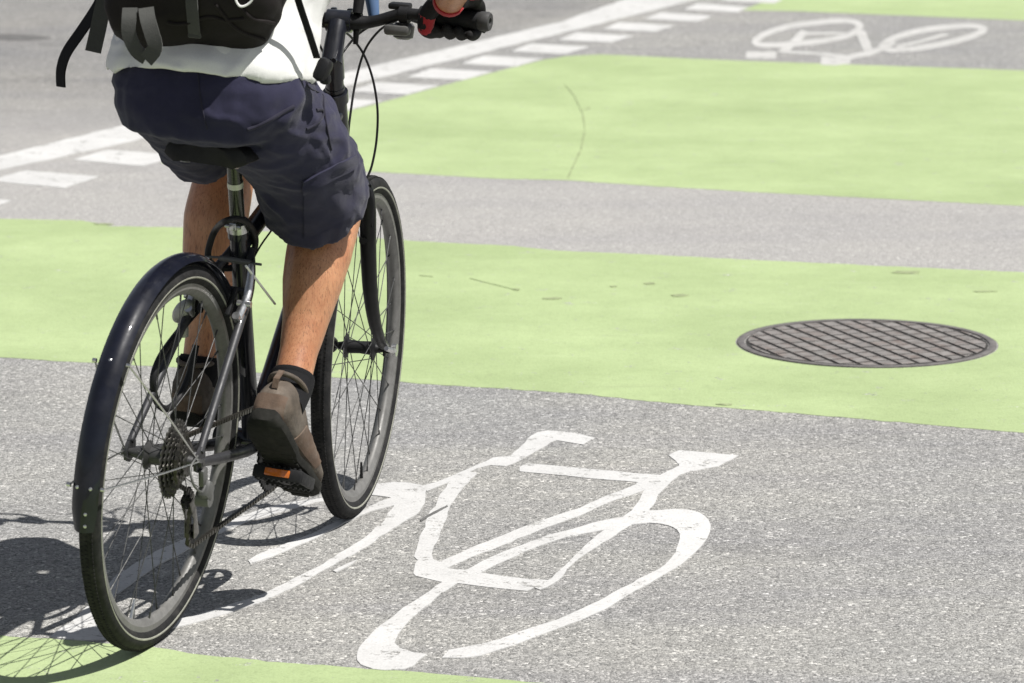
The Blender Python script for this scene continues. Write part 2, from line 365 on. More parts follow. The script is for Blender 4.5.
for i, poly in enumerate([[(0.4631, 10.7662), (0.4527, 10.7524), (0.4426, 10.7475), (0.4247, 10.7483), (0.4178, 10.7605), (0.4154, 10.7713), (0.4295, 10.7817), (0.4447, 10.7845), (0.4587, 10.7766)],
 [(0.1312, 10.7214), (0.1252, 10.7119), (0.1119, 10.7059), (0.0932, 10.7064), (0.0788, 10.717), (0.0796, 10.7271), (0.0941, 10.7315), (0.1105, 10.7382), (0.1263, 10.731)],
 [(0.3805, 10.9489), (0.3805, 10.9397), (0.3693, 10.9344), (0.3603, 10.9337), (0.3502, 10.943), (0.3494, 10.9528), (0.3578, 10.9622), (0.37, 10.9622), (0.3773, 10.9606)],
 [(0.0222, 10.8568), (0.0184, 10.8483), (0.0127, 10.8446), (0.0068, 10.8475), (0.0022, 10.8521), (-0.0004, 10.8607), (0.0055, 10.8656), (0.0125, 10.867), (0.0168, 10.8628)],
 [(0.2788, 10.9026), (0.2764, 10.8958), (0.2717, 10.8951), (0.2657, 10.8918), (0.2602, 10.8998), (0.2582, 10.9055), (0.2651, 10.9109), (0.2722, 10.9126), (0.2775, 10.9088)],
 [(0.5011, 9.3424), (0.5008, 9.3349), (0.4887, 9.3308), (0.4772, 9.3351), (0.4683, 9.3397), (0.464, 9.345), (0.4759, 9.3493), (0.4894, 9.35), (0.5026, 9.3478)],
 [(-1.1527, 11.9512), (-1.1614, 11.9387), (-1.1788, 11.9379), (-1.1956, 11.9392), (-1.2048, 11.9441), (-1.212, 11.956), (-1.1946, 11.9641), (-1.1799, 11.9641), (-1.1683, 11.9601)],
 [(1.0937, 11.1217), (1.0985, 11.1104), (1.0695, 11.1019), (1.0431, 11.1037), (1.0237, 11.1153), (1.0324, 11.1279), (1.0405, 11.143), (1.0724, 11.143), (1.1031, 11.1379)],
 [(1.2759, 10.8264), (1.2633, 10.8214), (1.2457, 10.8172), (1.2249, 10.8155), (1.2123, 10.8234), (1.2154, 10.83), (1.2301, 10.8365), (1.2482, 10.8373), (1.2611, 10.8338)],
 [(0.1922, 15.1846), (0.2237, 14.8414), (0.2442, 14.3543), (0.2446, 13.9715), (0.2472, 13.9651), (0.2469, 14.3476), (0.2265, 14.8343), (0.195, 15.1771)],
 [(0.2413, 13.8981), (0.2231, 13.4919), (0.1954, 13.1521), (0.1726, 12.8709), (0.1756, 12.8641), (0.1984, 13.1451), (0.2262, 13.4844), (0.2445, 13.8903)],
 [(0.2492, 14.4881), (0.2711, 14.5417), (0.2752, 14.5314), (0.2532, 14.4779)],
 [(-0.1848, 8.1838), (-0.1619, 8.2461), (-0.1325, 8.3139), (-0.1303, 8.302), (-0.1595, 8.23), (-0.1825, 8.1706)],
 [(-2.1498, 16.8293), (-2.0264, 16.8115), (-1.9215, 16.7759), (-1.8435, 16.6875), (-1.9217, 16.6), (-2.0235, 16.6175), (-2.1276, 16.6524)],
 [(-0.1141, 11.0298), (-0.0601, 10.9518), (0.0142, 10.8445), (0.0174, 10.8387), (-0.0569, 10.9459), (-0.1108, 11.0238)],
 [(-0.2494, 11.0778), (-0.2168, 11.062), (-0.2127, 11.0545), (-0.2452, 11.0702)]]):
    tag(sheet('paint_crack' if i not in (12, 13) else 'tar_streak', poly,   .0022, .003, M_crack if i not in (12, 13) else M_tar, .002, .01, i), kind='structure')

o = multi_sheet('bicycle_symbol', [[(-0.1839, 8.5008), (-0.1391, 8.5678), (-0.0885, 8.6712), (-0.0404, 8.7761), (-0.0028, 8.7943), (0.0202, 8.8927), (0.0398, 8.9942), (0.0574, 9.0379), (0.079, 9.0561), (0.1105, 9.0443), (0.1499, 9.0176), (0.1826, 8.9763), (0.1545, 8.9072), (0.1223, 8.9332), (0.0972, 8.9521), (0.0852, 8.9332), (0.0737, 8.8927), (0.016, 8.7408), (-0.0138, 8.688), (-0.0469, 8.6989), (-0.0737, 8.6692), (-0.1357, 8.5237), (-0.176, 8.4479)],
 [(-0.0973, 8.6397), (-0.0732, 8.6192), (-0.0979, 8.5008), (-0.1148, 8.3929), (-0.1246, 8.3285), (-0.1301, 8.2175), (-0.1422, 8.0869), (-0.1526, 7.9644), (-0.1548, 7.9227), (-0.1517, 7.8503), (-0.1394, 7.8291), (-0.0645, 7.9745), (0.001, 8.0869), (0.0574, 8.1785), (0.1383, 8.2921), (0.1851, 8.3873), (0.2652, 8.5227), (0.2913, 8.4904), (0.2744, 8.4564), (0.1985, 8.3458), (0.1372, 8.2238), (0.1142, 8.19), (0.0569, 8.1016), (-0.0196, 7.9669), (-0.0806, 7.865), (-0.1251, 7.7791), (-0.0801, 7.7519), (-0.0525, 7.7376), (0.0208, 7.6958), (0.0741, 7.6817), (0.047, 7.6342), (0.0273, 7.6004), (-0.0255, 7.6203), (-0.0984, 7.6575), (-0.1317, 7.6684), (-0.1826, 7.7163), (-0.1881, 7.7376), (-0.1821, 7.8437), (-0.1897, 7.8732), (-0.1859, 7.9376), (-0.172, 8.1865), (-0.1694, 8.2282), (-0.1537, 8.3449), (-0.1346, 8.5179)],
 [(0.0159, 8.6791), (0.0311, 8.7149), (0.1444, 8.6712), (0.2131, 8.6417), (0.2608, 8.6163), (0.3159, 8.5997), (0.2913, 8.4904), (0.2654, 8.5294), (0.2095, 8.5514), (0.1429, 8.5794), (0.0753, 8.6104), (0.0159, 8.6358)],
 [(0.3122, 8.6017), (0.3403, 8.6594), (0.3565, 8.694), (0.3491, 8.7459), (0.3361, 8.7993), (0.3626, 8.8483), (0.4167, 8.8248), (0.4872, 8.7943), (0.4385, 8.6851), (0.3688, 8.6251), (0.3529, 8.6017), (0.3275, 8.5141), (0.3082, 8.4395), (0.2945, 8.3504), (0.2797, 8.2857), (0.2785, 8.2506), (0.2387, 8.1425), (0.2049, 8.0517), (0.1573, 7.9326), (0.1217, 7.8315), (0.0862, 7.6778), (0.0657, 7.6296), (0.0525, 7.6096), (0.0413, 7.6265), (0.0527, 7.6459), (0.0758, 7.7005), (0.1151, 7.8535), (0.1405, 7.9552), (0.1814, 8.0895), (0.2126, 8.1706), (0.232, 8.2381), (0.2561, 8.3339), (0.2744, 8.4564), (0.2588, 8.5189), (0.2899, 8.5765)],
 [(-0.0897, 7.7583), (-0.0532, 7.8437), (0.0045, 7.9451), (0.074, 8.0559), (0.1081, 8.0895), (0.1616, 8.1583), (0.2265, 8.2131), (0.2779, 8.2686), (0.3007, 8.2704), (0.326, 8.2812), (0.3452, 8.2785), (0.3648, 8.2704), (0.3785, 8.2506), (0.3876, 8.2229), (0.3947, 8.1838), (0.397, 8.1355), (0.393, 8.0835), (0.3848, 8.0252), (0.3718, 7.9644), (0.3549, 7.9036), (0.3236, 7.8032), (0.2726, 7.6919), (0.216, 7.569), (0.171, 7.4603), (0.1237, 7.3797), (0.0684, 7.3008), (0.0143, 7.22), (-0.0244, 7.1716), (-0.0583, 7.1293), (-0.0879, 7.1171), (-0.1231, 7.1178), (-0.1115, 7.1716), (-0.0683, 7.2019), (-0.0247, 7.2444), (0.0144, 7.3001), (0.0841, 7.3869), (0.1257, 7.4603), (0.1764, 7.5561), (0.2536, 7.7194), (0.2932, 7.8032), (0.3071, 7.8568), (0.3174, 7.9036), (0.3304, 8.0218), (0.3318, 8.0662), (0.3282, 8.0973), (0.3209, 8.1198), (0.3122, 8.1355), (0.2961, 8.1513), (0.2743, 8.1583), (0.2387, 8.1443), (0.2153, 8.1181), (0.1779, 8.0938), (0.1074, 8.0363), (0.0548, 7.9627), (0.0214, 7.9086), (-0.0261, 7.8145), (-0.0626, 7.7345)],
 [(-0.1013, 7.7679), (-0.0648, 7.748), (-0.1055, 7.6528), (-0.1244, 7.5988), (-0.1614, 7.4788), (-0.1993, 7.3129), (-0.2094, 7.22), (-0.199, 7.1833), (-0.1734, 7.1531), (-0.1499, 7.1415), (-0.1714, 7.0647), (-0.1862, 7.0434), (-0.2013, 7.0355), (-0.2225, 7.0341), (-0.2411, 7.0408), (-0.2636, 7.07), (-0.2715, 7.1002), (-0.2732, 7.1232), (-0.271, 7.1895), (-0.2496, 7.3001), (-0.209, 7.4403), (-0.1633, 7.5713), (-0.1321, 7.6661)],
 [(-0.3039, 8.4951), (-0.2802, 8.5151), (-0.2466, 8.5313), (-0.2214, 8.5265), (-0.2032, 8.5151), (-0.1815, 8.496), (-0.1764, 8.4667), (-0.1779, 8.3966), (-0.1782, 8.3339), (-0.1927, 8.2318), (-0.2388, 8.1051), (-0.2901, 7.9393), (-0.3442, 7.7968), (-0.4136, 7.6188), (-0.4648, 7.5101), (-0.4711, 7.5614), (-0.4647, 7.5721), (-0.3751, 7.7807), (-0.2965, 8.0082), (-0.2605, 8.1504), (-0.2404, 8.3048), (-0.2444, 8.3781), (-0.2551, 8.3901), (-0.2897, 8.4096), (-0.3028, 8.4012)],
 [(-0.2917, 8.5046), (-0.3456, 8.4432), (-0.4046, 8.3762), (-0.4511, 8.3431), (-0.5101, 8.2776), (-0.5659, 8.1768), (-0.6359, 8.0405), (-0.6928, 7.9177), (-0.7534, 7.7123), (-0.7763, 7.5154), (-0.802, 7.358), (-0.8163, 7.3221), (-0.8267, 7.2598), (-0.7716, 7.2374), (-0.704, 7.2409), (-0.7294, 7.3008), (-0.7514, 7.3602), (-0.7378, 7.5577), (-0.7052, 7.7044), (-0.6715, 7.8242), (-0.6471, 7.8814), (-0.6124, 7.9896), (-0.5612, 8.1051), (-0.5172, 8.1865), (-0.4477, 8.2776), (-0.4029, 8.3394), (-0.3432, 8.3827), (-0.2886, 8.4096)],
 [(-0.7147, 7.2402), (-0.6507, 7.2866), (-0.5855, 7.3508), (-0.5251, 7.4234), (-0.4594, 7.5199), (-0.466, 7.5698), (-0.5343, 7.4766), (-0.5997, 7.3942), (-0.6544, 7.3293), (-0.6963, 7.2937), (-0.7312, 7.3008)],
 [(-0.2568, 8.3707), (-0.2427, 8.3901), (-0.2291, 8.3413), (-0.2406, 8.312), (-0.2807, 8.2686), (-0.3349, 8.1592), (-0.3864, 8.0261), (-0.466, 7.865), (-0.5025, 7.8137), (-0.5082, 7.838), (-0.4877, 7.8978), (-0.3849, 8.0878), (-0.3215, 8.2407)],
 [(-0.3415, 7.7559), (-0.3205, 7.804), (-0.299, 7.8446), (-0.3072, 7.8081), (-0.3353, 7.744)]], .0012, .005, M_white, .004)
tag(o, 'large sharp white bicycle symbol painted on bare asphalt under the front wheel', 'road marking', 'bicycle symbols painted on the road')
o = multi_sheet('bicycle_symbol', [[(0.9795, 16.5569), (0.9797, 16.5412), (0.9859, 16.5805), (0.9958, 16.632), (1.0081, 16.6865), (1.0217, 16.7382), (1.0372, 16.7882), (1.0553, 16.8398), (1.0752, 16.8905), (1.0965, 16.9385), (1.1186, 16.9821), (1.1421, 17.0211), (1.1674, 17.0566), (1.1937, 17.0889), (1.2203, 17.1178), (1.2463, 17.1436), (1.2726, 17.1675), (1.2998, 17.1893), (1.3261, 17.2069), (1.3499, 17.2182), (1.3693, 17.221), (1.3844, 17.215), (1.3962, 17.202), (1.405, 17.1837), (1.4111, 17.1626), (1.4145, 17.1425), (1.4156, 17.1273), (1.4155, 17.1151), (1.4144, 17.1004), (1.412, 17.0793), (1.4073, 17.0507), (1.3997, 17.0131), (1.3892, 16.9689), (1.3764, 16.9228), (1.3616, 16.8775), (1.3448, 16.8351), (1.3252, 16.795), (1.3027, 16.756), (1.2784, 16.719), (1.2531, 16.6848), (1.2279, 16.6539), (1.2018, 16.6261), (1.1743, 16.6011), (1.1465, 16.5791), (1.1199, 16.5603), (1.0955, 16.5449), (1.0731, 16.5323), (1.0518, 16.5222), (1.0324, 16.5158), (1.0155, 16.514), (1.002, 16.5178), (0.9914, 16.5261), (0.9835, 16.5373), (0.9809, 16.5392), (0.9795, 16.5569), (0.951, 16.5089), (0.9561, 16.4102), (0.9667, 16.3748), (0.9774, 16.3594), (0.99, 16.3497), (1.0051, 16.3456), (1.023, 16.3474), (1.0431, 16.3539), (1.0647, 16.364), (1.0872, 16.3766), (1.1116, 16.3919), (1.1384, 16.4106), (1.1664, 16.4326), (1.1943, 16.4577), (1.2209, 16.4857), (1.2466, 16.5169), (1.2724, 16.5515), (1.2975, 16.5893), (1.3212, 16.6301), (1.3428, 16.6741), (1.3624, 16.7231), (1.3803, 16.7772), (1.3963, 16.8341), (1.4102, 16.8921), (1.4222, 16.9509), (1.4327, 17.0156), (1.4411, 17.0878), (1.4462, 17.1626), (1.447, 17.2325), (1.4436, 17.2877), (1.437, 17.3282), (1.4281, 17.36), (1.4164, 17.3844), (1.4019, 17.4007), (1.3843, 17.4077), (1.3628, 17.4046), (1.3376, 17.3926), (1.3102, 17.3741), (1.2821, 17.3513), (1.255, 17.3265), (1.2283, 17.2997), (1.2008, 17.2695), (1.1734, 17.2355), (1.1467, 17.1976), (1.1214, 17.1553), (1.0975, 17.1077), (1.0745, 17.0553), (1.0527, 16.9995), (1.0328, 16.9419), (1.0149, 16.8834), (0.9984, 16.8204), (0.9832, 16.7522), (0.9701, 16.683), (0.9594, 16.613), (0.951, 16.5089)],
 [(0.8985, 15.9968), (0.9589, 15.9797), (1.0173, 15.9969), (1.0298, 16.2185), (0.9719, 16.2011), (0.9119, 16.2185)],
 [(1.0591, 16.1346), (1.1276, 16.4652), (1.2042, 16.8846), (1.1779, 16.9638), (1.1027, 16.5462), (1.0355, 16.2184)],
 [(1.045, 16.1644), (1.1683, 16.1038), (1.2931, 16.0095), (1.3051, 16.1011), (1.1789, 16.197), (1.0541, 16.2587)],
 [(1.1722, 15.7866), (1.2271, 15.77), (1.288, 15.8291), (1.3056, 16.0954), (1.2461, 16.036), (1.1926, 16.0532)],
 [(1.285, 15.9267), (1.3315, 16.0177), (1.3894, 16.0887), (1.4467, 16.2388), (1.5217, 16.4921), (1.5112, 16.6105), (1.4379, 16.3606), (1.389, 16.2299), (1.3332, 16.1622), (1.2833, 16.0644)],
 [(1.394, 16.9084), (1.3806, 16.535), (1.3691, 16.1427), (1.4093, 16.1753), (1.4218, 16.5672), (1.436, 16.9399)],
 [(1.1771, 16.7876), (1.2837, 16.8064), (1.386, 16.7691), (1.3956, 16.8521), (1.2907, 16.8902), (1.1814, 16.8712)],
 [(1.4734, 16.3904), (1.4738, 16.3826), (1.4801, 16.4172), (1.4899, 16.462), (1.5022, 16.5101), (1.5161, 16.5567), (1.5324, 16.6039), (1.5519, 16.6539), (1.5734, 16.7038), (1.5959, 16.7513), (1.6183, 16.7941), (1.6411, 16.8319), (1.6649, 16.8664), (1.6894, 16.8977), (1.7138, 16.9258), (1.7378, 16.9509), (1.7618, 16.9734), (1.7863, 16.9934), (1.8101, 17.0096), (1.8319, 17.0209), (1.8503, 17.026), (1.8656, 17.0244), (1.8786, 17.0171), (1.8893, 17.0053), (1.8974, 16.991), (1.9026, 16.9764), (1.9052, 16.9644), (1.9057, 16.9611), (1.9064, 16.976), (1.9082, 16.9906), (1.9059, 16.9805), (1.8972, 16.9501), (1.8833, 16.9083), (1.8661, 16.8616), (1.8466, 16.8136), (1.8261, 16.7671), (1.8036, 16.721), (1.7786, 16.6737), (1.7523, 16.6268), (1.7255, 16.5821), (1.6994, 16.5412), (1.6731, 16.503), (1.6459, 16.4664), (1.6191, 16.4329), (1.5938, 16.4041), (1.5711, 16.3814), (1.5507, 16.3645), (1.5318, 16.3522), (1.5149, 16.345), (1.5006, 16.3431), (1.4895, 16.3466), (1.4812, 16.3549), (1.4755, 16.3663), (1.474, 16.3659), (1.4734, 16.3904), (1.4401, 16.3508), (1.4414, 16.2561), (1.4502, 16.2135), (1.46, 16.1939), (1.4716, 16.1824), (1.4854, 16.178), (1.5016, 16.1801), (1.5199, 16.1878), (1.5399, 16.2007), (1.5613, 16.2183), (1.5848, 16.2416), (1.6108, 16.2708), (1.6381, 16.3046), (1.6658, 16.3416), (1.6926, 16.3803), (1.7194, 16.4217), (1.7467, 16.467), (1.7738, 16.5146), (1.7996, 16.5633), (1.8234, 16.6117), (1.8457, 16.6615), (1.8669, 16.7135), (1.8864, 16.7658), (1.9035, 16.817), (1.9181, 16.868), (1.9309, 16.9271), (1.9407, 17.0018), (1.9432, 17.0695), (1.9399, 17.1125), (1.934, 17.1415), (1.926, 17.1644), (1.9154, 17.1834), (1.9024, 17.1979), (1.8869, 17.2067), (1.8692, 17.2086), (1.8487, 17.2028), (1.8254, 17.1907), (1.8003, 17.1735), (1.7746, 17.1523), (1.7495, 17.1285), (1.7245, 17.1021), (1.6989, 17.0724), (1.673, 17.039), (1.6474, 17.0016), (1.6226, 16.9599), (1.5981, 16.9129), (1.5738, 16.8609), (1.5503, 16.8058), (1.5285, 16.7494), (1.509, 16.6927), (1.4914, 16.6329), (1.4754, 16.5696), (1.4615, 16.5055), (1.45, 16.4409), (1.4401, 16.3508)],
 [(1.5153, 16.3417), (1.6266, 16.5229), (1.7584, 16.7826), (1.7468, 16.8384), (1.616, 16.5794), (1.506, 16.3996)]], .0012, .005, M_whitew, .003, .05)
tag(o, 'small faded white bicycle symbol painted on the far asphalt strip between two green bands', 'road marking', 'bicycle symbols painted on the road')
o = sheet('lane_line', [(-1.6497, 13.3457), (-1.3243, 14.0583), (-0.6566, 15.4726), (0.1987, 17.2506), (0.487, 18.1375), (1.55, 20.45), (1.9, 20.55), (0.7723, 18.0961), (0.1941, 16.8401), (-0.6436, 15.0648), (-1.2501, 13.693), (-1.612, 13.0326), (-2.45, 11.6), (-2.75, 11.75)], .0022, .006, M_white, .008, .08, 5)
tag(o, 'long solid white lane line running from left edge past the gloved hand', 'road marking')
dash_labels = ['short corner of a white dash at the left edge below the solid lane line', 'white dash clipped by the left photo edge, next to the one touching the shorts', 'white dash touching the left edge of the navy shorts under the lane line', 'white dash hidden behind the hips of the rider', 'white dash hidden behind the right thigh of the rider', 'white dash just right of the head tube, behind the hanging brake cables', 'white dash crossed by the outer brake cable loop below the handlebar', 'white dash below the red and black glove', 'white dash one step right of the glove, below the solid line', 'third white dash from the glove going away up the lane line', 'fourth white dash from the glove going away up the lane line', 'fifth white dash from the glove going away up the lane line', 'sixth white dash from the glove, left of the far green band corner', 'white dash nearest the far green band corner at the top edge of the photo', 'farthest white dash beside the far green band at the top edge']
for poly, lab in zip([[(-1.7436, 12.5487), (-1.5036, 12.4048), (-1.5739, 12.1711), (-1.8355, 12.3434)],
 [(-1.5284, 13.0224), (-1.2886, 12.8935), (-1.3701, 12.6512), (-1.6189, 12.8054)],
 [(-1.3164, 13.4869), (-1.0772, 13.3704), (-1.1679, 13.1213), (-1.4054, 13.2597)],
 [(-1.1077, 13.9424), (-0.8694, 13.8355), (-0.9673, 13.5815), (-1.1952, 13.7064)],
 [(-0.9023, 14.3887), (-0.6652, 14.2887), (-0.7683, 14.0317), (-0.9881, 14.1453)],
 [(-0.7001, 14.826), (-0.4646, 14.7302), (-0.5708, 14.472), (-0.7843, 14.5766)],
 [(-0.5011, 15.2541), (-0.2676, 15.1598), (-0.375, 14.9023), (-0.5836, 15.0002)],
 [(-0.3054, 15.6731), (-0.0741, 15.5775), (-0.1808, 15.3227), (-0.3861, 15.4161)],
 [(-0.1129, 16.0831), (0.1157, 15.9835), (0.0119, 15.7331), (-0.1918, 15.8243)],
 [(0.0763, 16.4839), (0.302, 16.3776), (0.2029, 16.1335), (-0.0007, 16.2249)],
 [(0.2623, 16.8756), (0.4847, 16.7598), (0.3923, 16.524), (0.1873, 16.6177)],
 [(0.445, 17.2583), (0.6638, 17.1303), (0.5802, 16.9045), (0.372, 17.0029)],
 [(0.6245, 17.6318), (0.8393, 17.4889), (0.7664, 17.2751), (0.5536, 17.3804)],
 [(0.8008, 17.9962), (1.0113, 17.8357), (0.951, 17.6357), (0.732, 17.7502)],
 [(0.9738, 18.3515), (1.1796, 18.1707), (1.1341, 17.9864), (0.9072, 18.1123)]], dash_labels):
    tag(sheet('lane_dash', poly, .0012, .005, M_white, .006, .05, poly[0][0] * 9), lab, 'road marking', 'white dashes beside the solid lane line')

# manhole cover: ring, recessed plate and raised rectangular studs
mh = empty('manhole_cover', Matrix.Translation((MH.x, MH.y, 0)) @ Matrix.Rotation(R(20.5), 4, 'Z'))
tag(mh, 'round grey cast iron manhole cover with a grid of raised studs in green paint', 'manhole cover')
b = MB(); b.lathe([(-.02, MHR - .018), (.0032, MHR - .018), (.0042, MHR - .016), (.0042, MHR - .002), (.003, MHR), (-.02, MHR)], d=(0, 0, 1), n=72, caps=False, loop=True)
b.build('frame_ring', M_castrim, mh)
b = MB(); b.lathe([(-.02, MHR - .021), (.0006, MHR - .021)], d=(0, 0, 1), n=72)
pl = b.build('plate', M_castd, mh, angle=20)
b = MB(); pit = .046; r_in = MHR - .027
for i in range(-9, 10):
    for j in range(-9, 10):
        x, y = (i + .5) * pit, (j + .5) * pit * 1.25 + 0
        hy = pit * .625 - .0040; hw = pit * .5 - .0058
        pts = [(x - hw, y - hy), (x + hw, y - hy), (x + hw, y + hy), (x - hw, y + hy)]
        # clip the stud against the rim circle
        cl = []
        for k in range(4):
            p, q = V(pts[k]), V(pts[(k + 1) % 4])
            for t in range(6):
                w = p.lerp(q, t / 6)
                if w.length > r_in: w = w * (r_in / w.length)
                cl.append(w)
        A = abs(sum(cl[k].x * cl[(k + 1) % 24].y - cl[(k + 1) % 24].x * cl[k].y for k in range(24))) / 2
        if A < .0001: continue
        cen = sum(cl, V((0, 0))) / 24; h_ = .0034 + random.uniform(-.0004, .0004)
        lo_ = [V((w.x, w.y, -.004)) for w in cl]; mid_ = [V((w.x, w.y, h_ - .0004)) for w in cl]; top_ = [V((*(cen + (w - cen) * .985), h_)) for w in cl]
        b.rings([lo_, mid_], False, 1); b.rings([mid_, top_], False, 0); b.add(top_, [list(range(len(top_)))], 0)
st = b.build('stud_grid', [M_cast, M_castd], pl, smooth=False)

# ------------------------------------------------------------------ bicycle (local axes: x forward, y left, z up, origin under the rear hub)
BM = Matrix([[0.291449, -0.95256, 0.087672, -0.64601], [0.956586, 0.290222, -0.026712, 7.21218], [0.0, 0.091651, 0.995791, 0.0], [0, 0, 0, 1]])
bike = empty('bicycle', BM)
tag(bike, 'black city bicycle with rear mudguard leaning slightly right as it is ridden', 'bicycle')
L_ = 1.0815; RH = V((0, 0, .345)); FH = V((L_, 0, .345))
ax_d = V((-.278, 0, .625)).normalized(); ax_o = V((L_ - .048, 0, .345))
ST = Matrix.Translation(ax_o) @ Matrix.Rotation(0.10819, 4, ax_d) @ Matrix.Translation(-ax_o)
BB = V((.460, 0, .28)); SC = V((.302, 0, .705))
HT0 = V((.857, 0, .742)); HT1 = V((.790, 0, .893))

# frame
b = MB()
b.tube([BB, SC], .0165, 16); b.tube([SC + V((.004, 0, -.012)), SC + V((-.005, 0, .016))], .0195, 16)
b.tube(spline([SC + V((.01, 0, -.03)), (.56, 0, .765), HT1 + V((.01, 0, -.035))], 5), .0175, 16)
b.tube([BB + V((.01, 0, .005)), HT0 + V((-.008, 0, .02))], .021, 16)
b.tube([HT0, HT1], .021, 18); b.lathe([(-.012, .0245), (.012, .0245)], HT0, ax_d, 20); b.lathe([(-.012, .0245), (.010, .0245)], HT1, ax_d, 20)
b.lathe([(-.036, .021), (.036, .021)], BB, (0, 1, 0), 20)
fr = b.build('frame', M_frame, bike)
for sgn in (-1, 1):
    b = MB()
    b.tube(spline([(.330, sgn * .016, .668), (.27, sgn * .042, .61), (.19, sgn * .052, .54), (.03, sgn * .064, .384), (.008, sgn * .066, .362)], 5), lerp_list([.0085, .0085, .0082, .0072, .0065], 5), 12)
    b.build('seat_stay', M_stay, fr)
    b = MB()
    b.tube(spline([BB + V((-.015, sgn * .022, 0)), (.33, sgn * .036, .292), (.14, sgn * .056, .322), (.03, sgn * .065, .340), (.008, sgn * .066, .344)], 5), lerp_list([.0105, .011, .010, .0085, .007], 5), 12)
    b.build('chain_stay', M_stay, fr)
    b = MB()
    b.rings([[V((x, sgn * .066 + dy, z)) for x, z in ((.022, .375), (.03, .352), (.024, .333), (.006, .325), (-.010, .331), (-.014, .345), (-.008, .360), (.008, .372))] for dy in (-.003, .003)])
    b.build('dropout', M_stay, fr)
b = MB(); b.tube([(.262, -.043, .605), (.262, .043, .605)], .006, 10); b.build('stay_bridge', M_stay, fr)
b = MB(); b.lathe([(-.006, .021), (.012, .021)], SC + V((-.003, 0, .008)), SC - BB, 18)
b.rbox(SC + V((-.026, 0, .012)), (.014, .014, .014), bev=.002); b.tube([SC + V((-.028, .016, .012)), SC + V((-.028, -.014, .012))], .0035, 8)
b.build('seat_clamp', M_alu, fr)

# seat post and saddle
sp = MB(); sd = (SC - BB).normalized(); SP1 = SC + sd * .158
sp.tube([SC - sd * .05, SP1], .0138, 18)
so = sp.build('seat_post', M_post, bike)
b = MB(); p0 = SC + sd * .092; b.lathe([(0, .0139), (.0, .0148), (.011, .0148), (.011, .0139)], p0, sd, 20, caps=False); b.build('post_band', M_band, so)
b = MB(); b.rbox(SP1 + V((0, 0, .006)), (.042, .036, .018), bev=.005); b.rbox(SP1 + V((0, 0, .022)), (.05, .05, .010), bev=.003); b.tube([SP1 + V((0, 0, -.012)), SP1 + V((0, 0, .032))], .004, 8)
b.build('saddle_clamp', M_blackpl, so)
sec = [(.095, .058, .890), (.105, .078, .899), (.14, .086, .903), (.18, .078, .900), (.22, .056, .896), (.27, .035, .893), (.33, .025, .892), (.375, .022, .890), (.392, .014, .886)]
rg = []
for x, w, z in sec:
    ring = []
    for k in range(20):
        t = 2 * math.pi * k / 20; cy, sz = math.cos(t), math.sin(t)
        ring.append(V((x, w * math.copysign(abs(cy) ** .7, cy), z - .022 + (.022 if sz > 0 else .010) * math.copysign(abs(sz) ** .7, sz) - .010 * abs(cy) ** 3)))
    rg.append(ring)
b = MB(); b.rings(rg); sa = b.build('saddle', M_saddle, bike)
for sgn in (-1, 1):
    b = MB(); b.tube(spline([(.118, sgn * .035, .872), (.15, sgn * .028, .862), (.20, sgn * .022, .858), (.30, sgn * .022, .860), (.37, sgn * .008, .876)], 5), .0038, 8); b.build('rail', M_alu, sa)
    b = MB(); b.lathe([(-.016, .010), (-.012, .014), (-.004, .011), (.004, .014), (.010, .011), (.014, .010)], (.125, sgn * .045, .868), (0, 0, 1), 14); b.build('spring', M_alu, sa)

# wheels: built once around their own hub; tyre, rim and spokes are shared
def torus_sec(mb, sec, n=96, mi=0):
    """sec: closed list of (y, r)"""
    rg = []
    for k in range(n):
        t = 2 * math.pi * k / n; rg.append([V((r * math.cos(t), y, r * math.sin(t))) for y, r in sec])
    mb.rings(rg, False, mi, True, True)
rim_sec = [(.0115, .3160), (.0125, .3160), (.0125, .3010), (.0105, .2990), (.0070, .2925), (.0025, .2895), (-.0025, .2895), (-.0070, .2925), (-.0105, .2990), (-.0125, .3010), (-.0125, .3160), (-.0115, .3160), (-.0110, .3080), (.0110, .3080)]
rb = MB(); torus_sec(rb, rim_sec, 128)
tb = MB(); ts = []
for k in range(22):
    t = 2 * math.pi * k / 22 + .05; ts.append((.0195 * math.cos(t), .3255 + .0195 * math.sin(t)))
torus_sec(tb, ts, 128)
for k in range(0, 128 * 2):  # small tread blocks round the crown
    t = 2 * math.pi * k / 256
    for yy in (-.0085, 0, .0085):
        a = t + (.012 if yy == 0 else 0); rr_ = .3449 - abs(yy) * .24
        c = V((rr_ * math.cos(a), yy, rr_ * math.sin(a)))
        tb.rbox(c, (.0022, .0050, .0052), Matrix.Rotation(-a, 3, 'Y'), 0)
for sgn in (-1, 1):
    torus_sec(tb, [(sgn * .0182, .3200), (sgn * .0199, .3220), (sgn * .0199, .3240), (sgn * .0188, .3245)], 128, 1)
def spoke_mesh(side, lead):
    a0 = 0; f = V((.0215 * math.cos(-lead * 1.15), side * .028, .0215 * math.sin(-lead * 1.15)))
    e = V((.2925, side * .004, 0)); b = MB(); b.tube([f, e], .00095, 6); b.tube([e + (f - e).normalized() * .013, e + (e - f).normalized() * .004], .0018, 6)
    return b
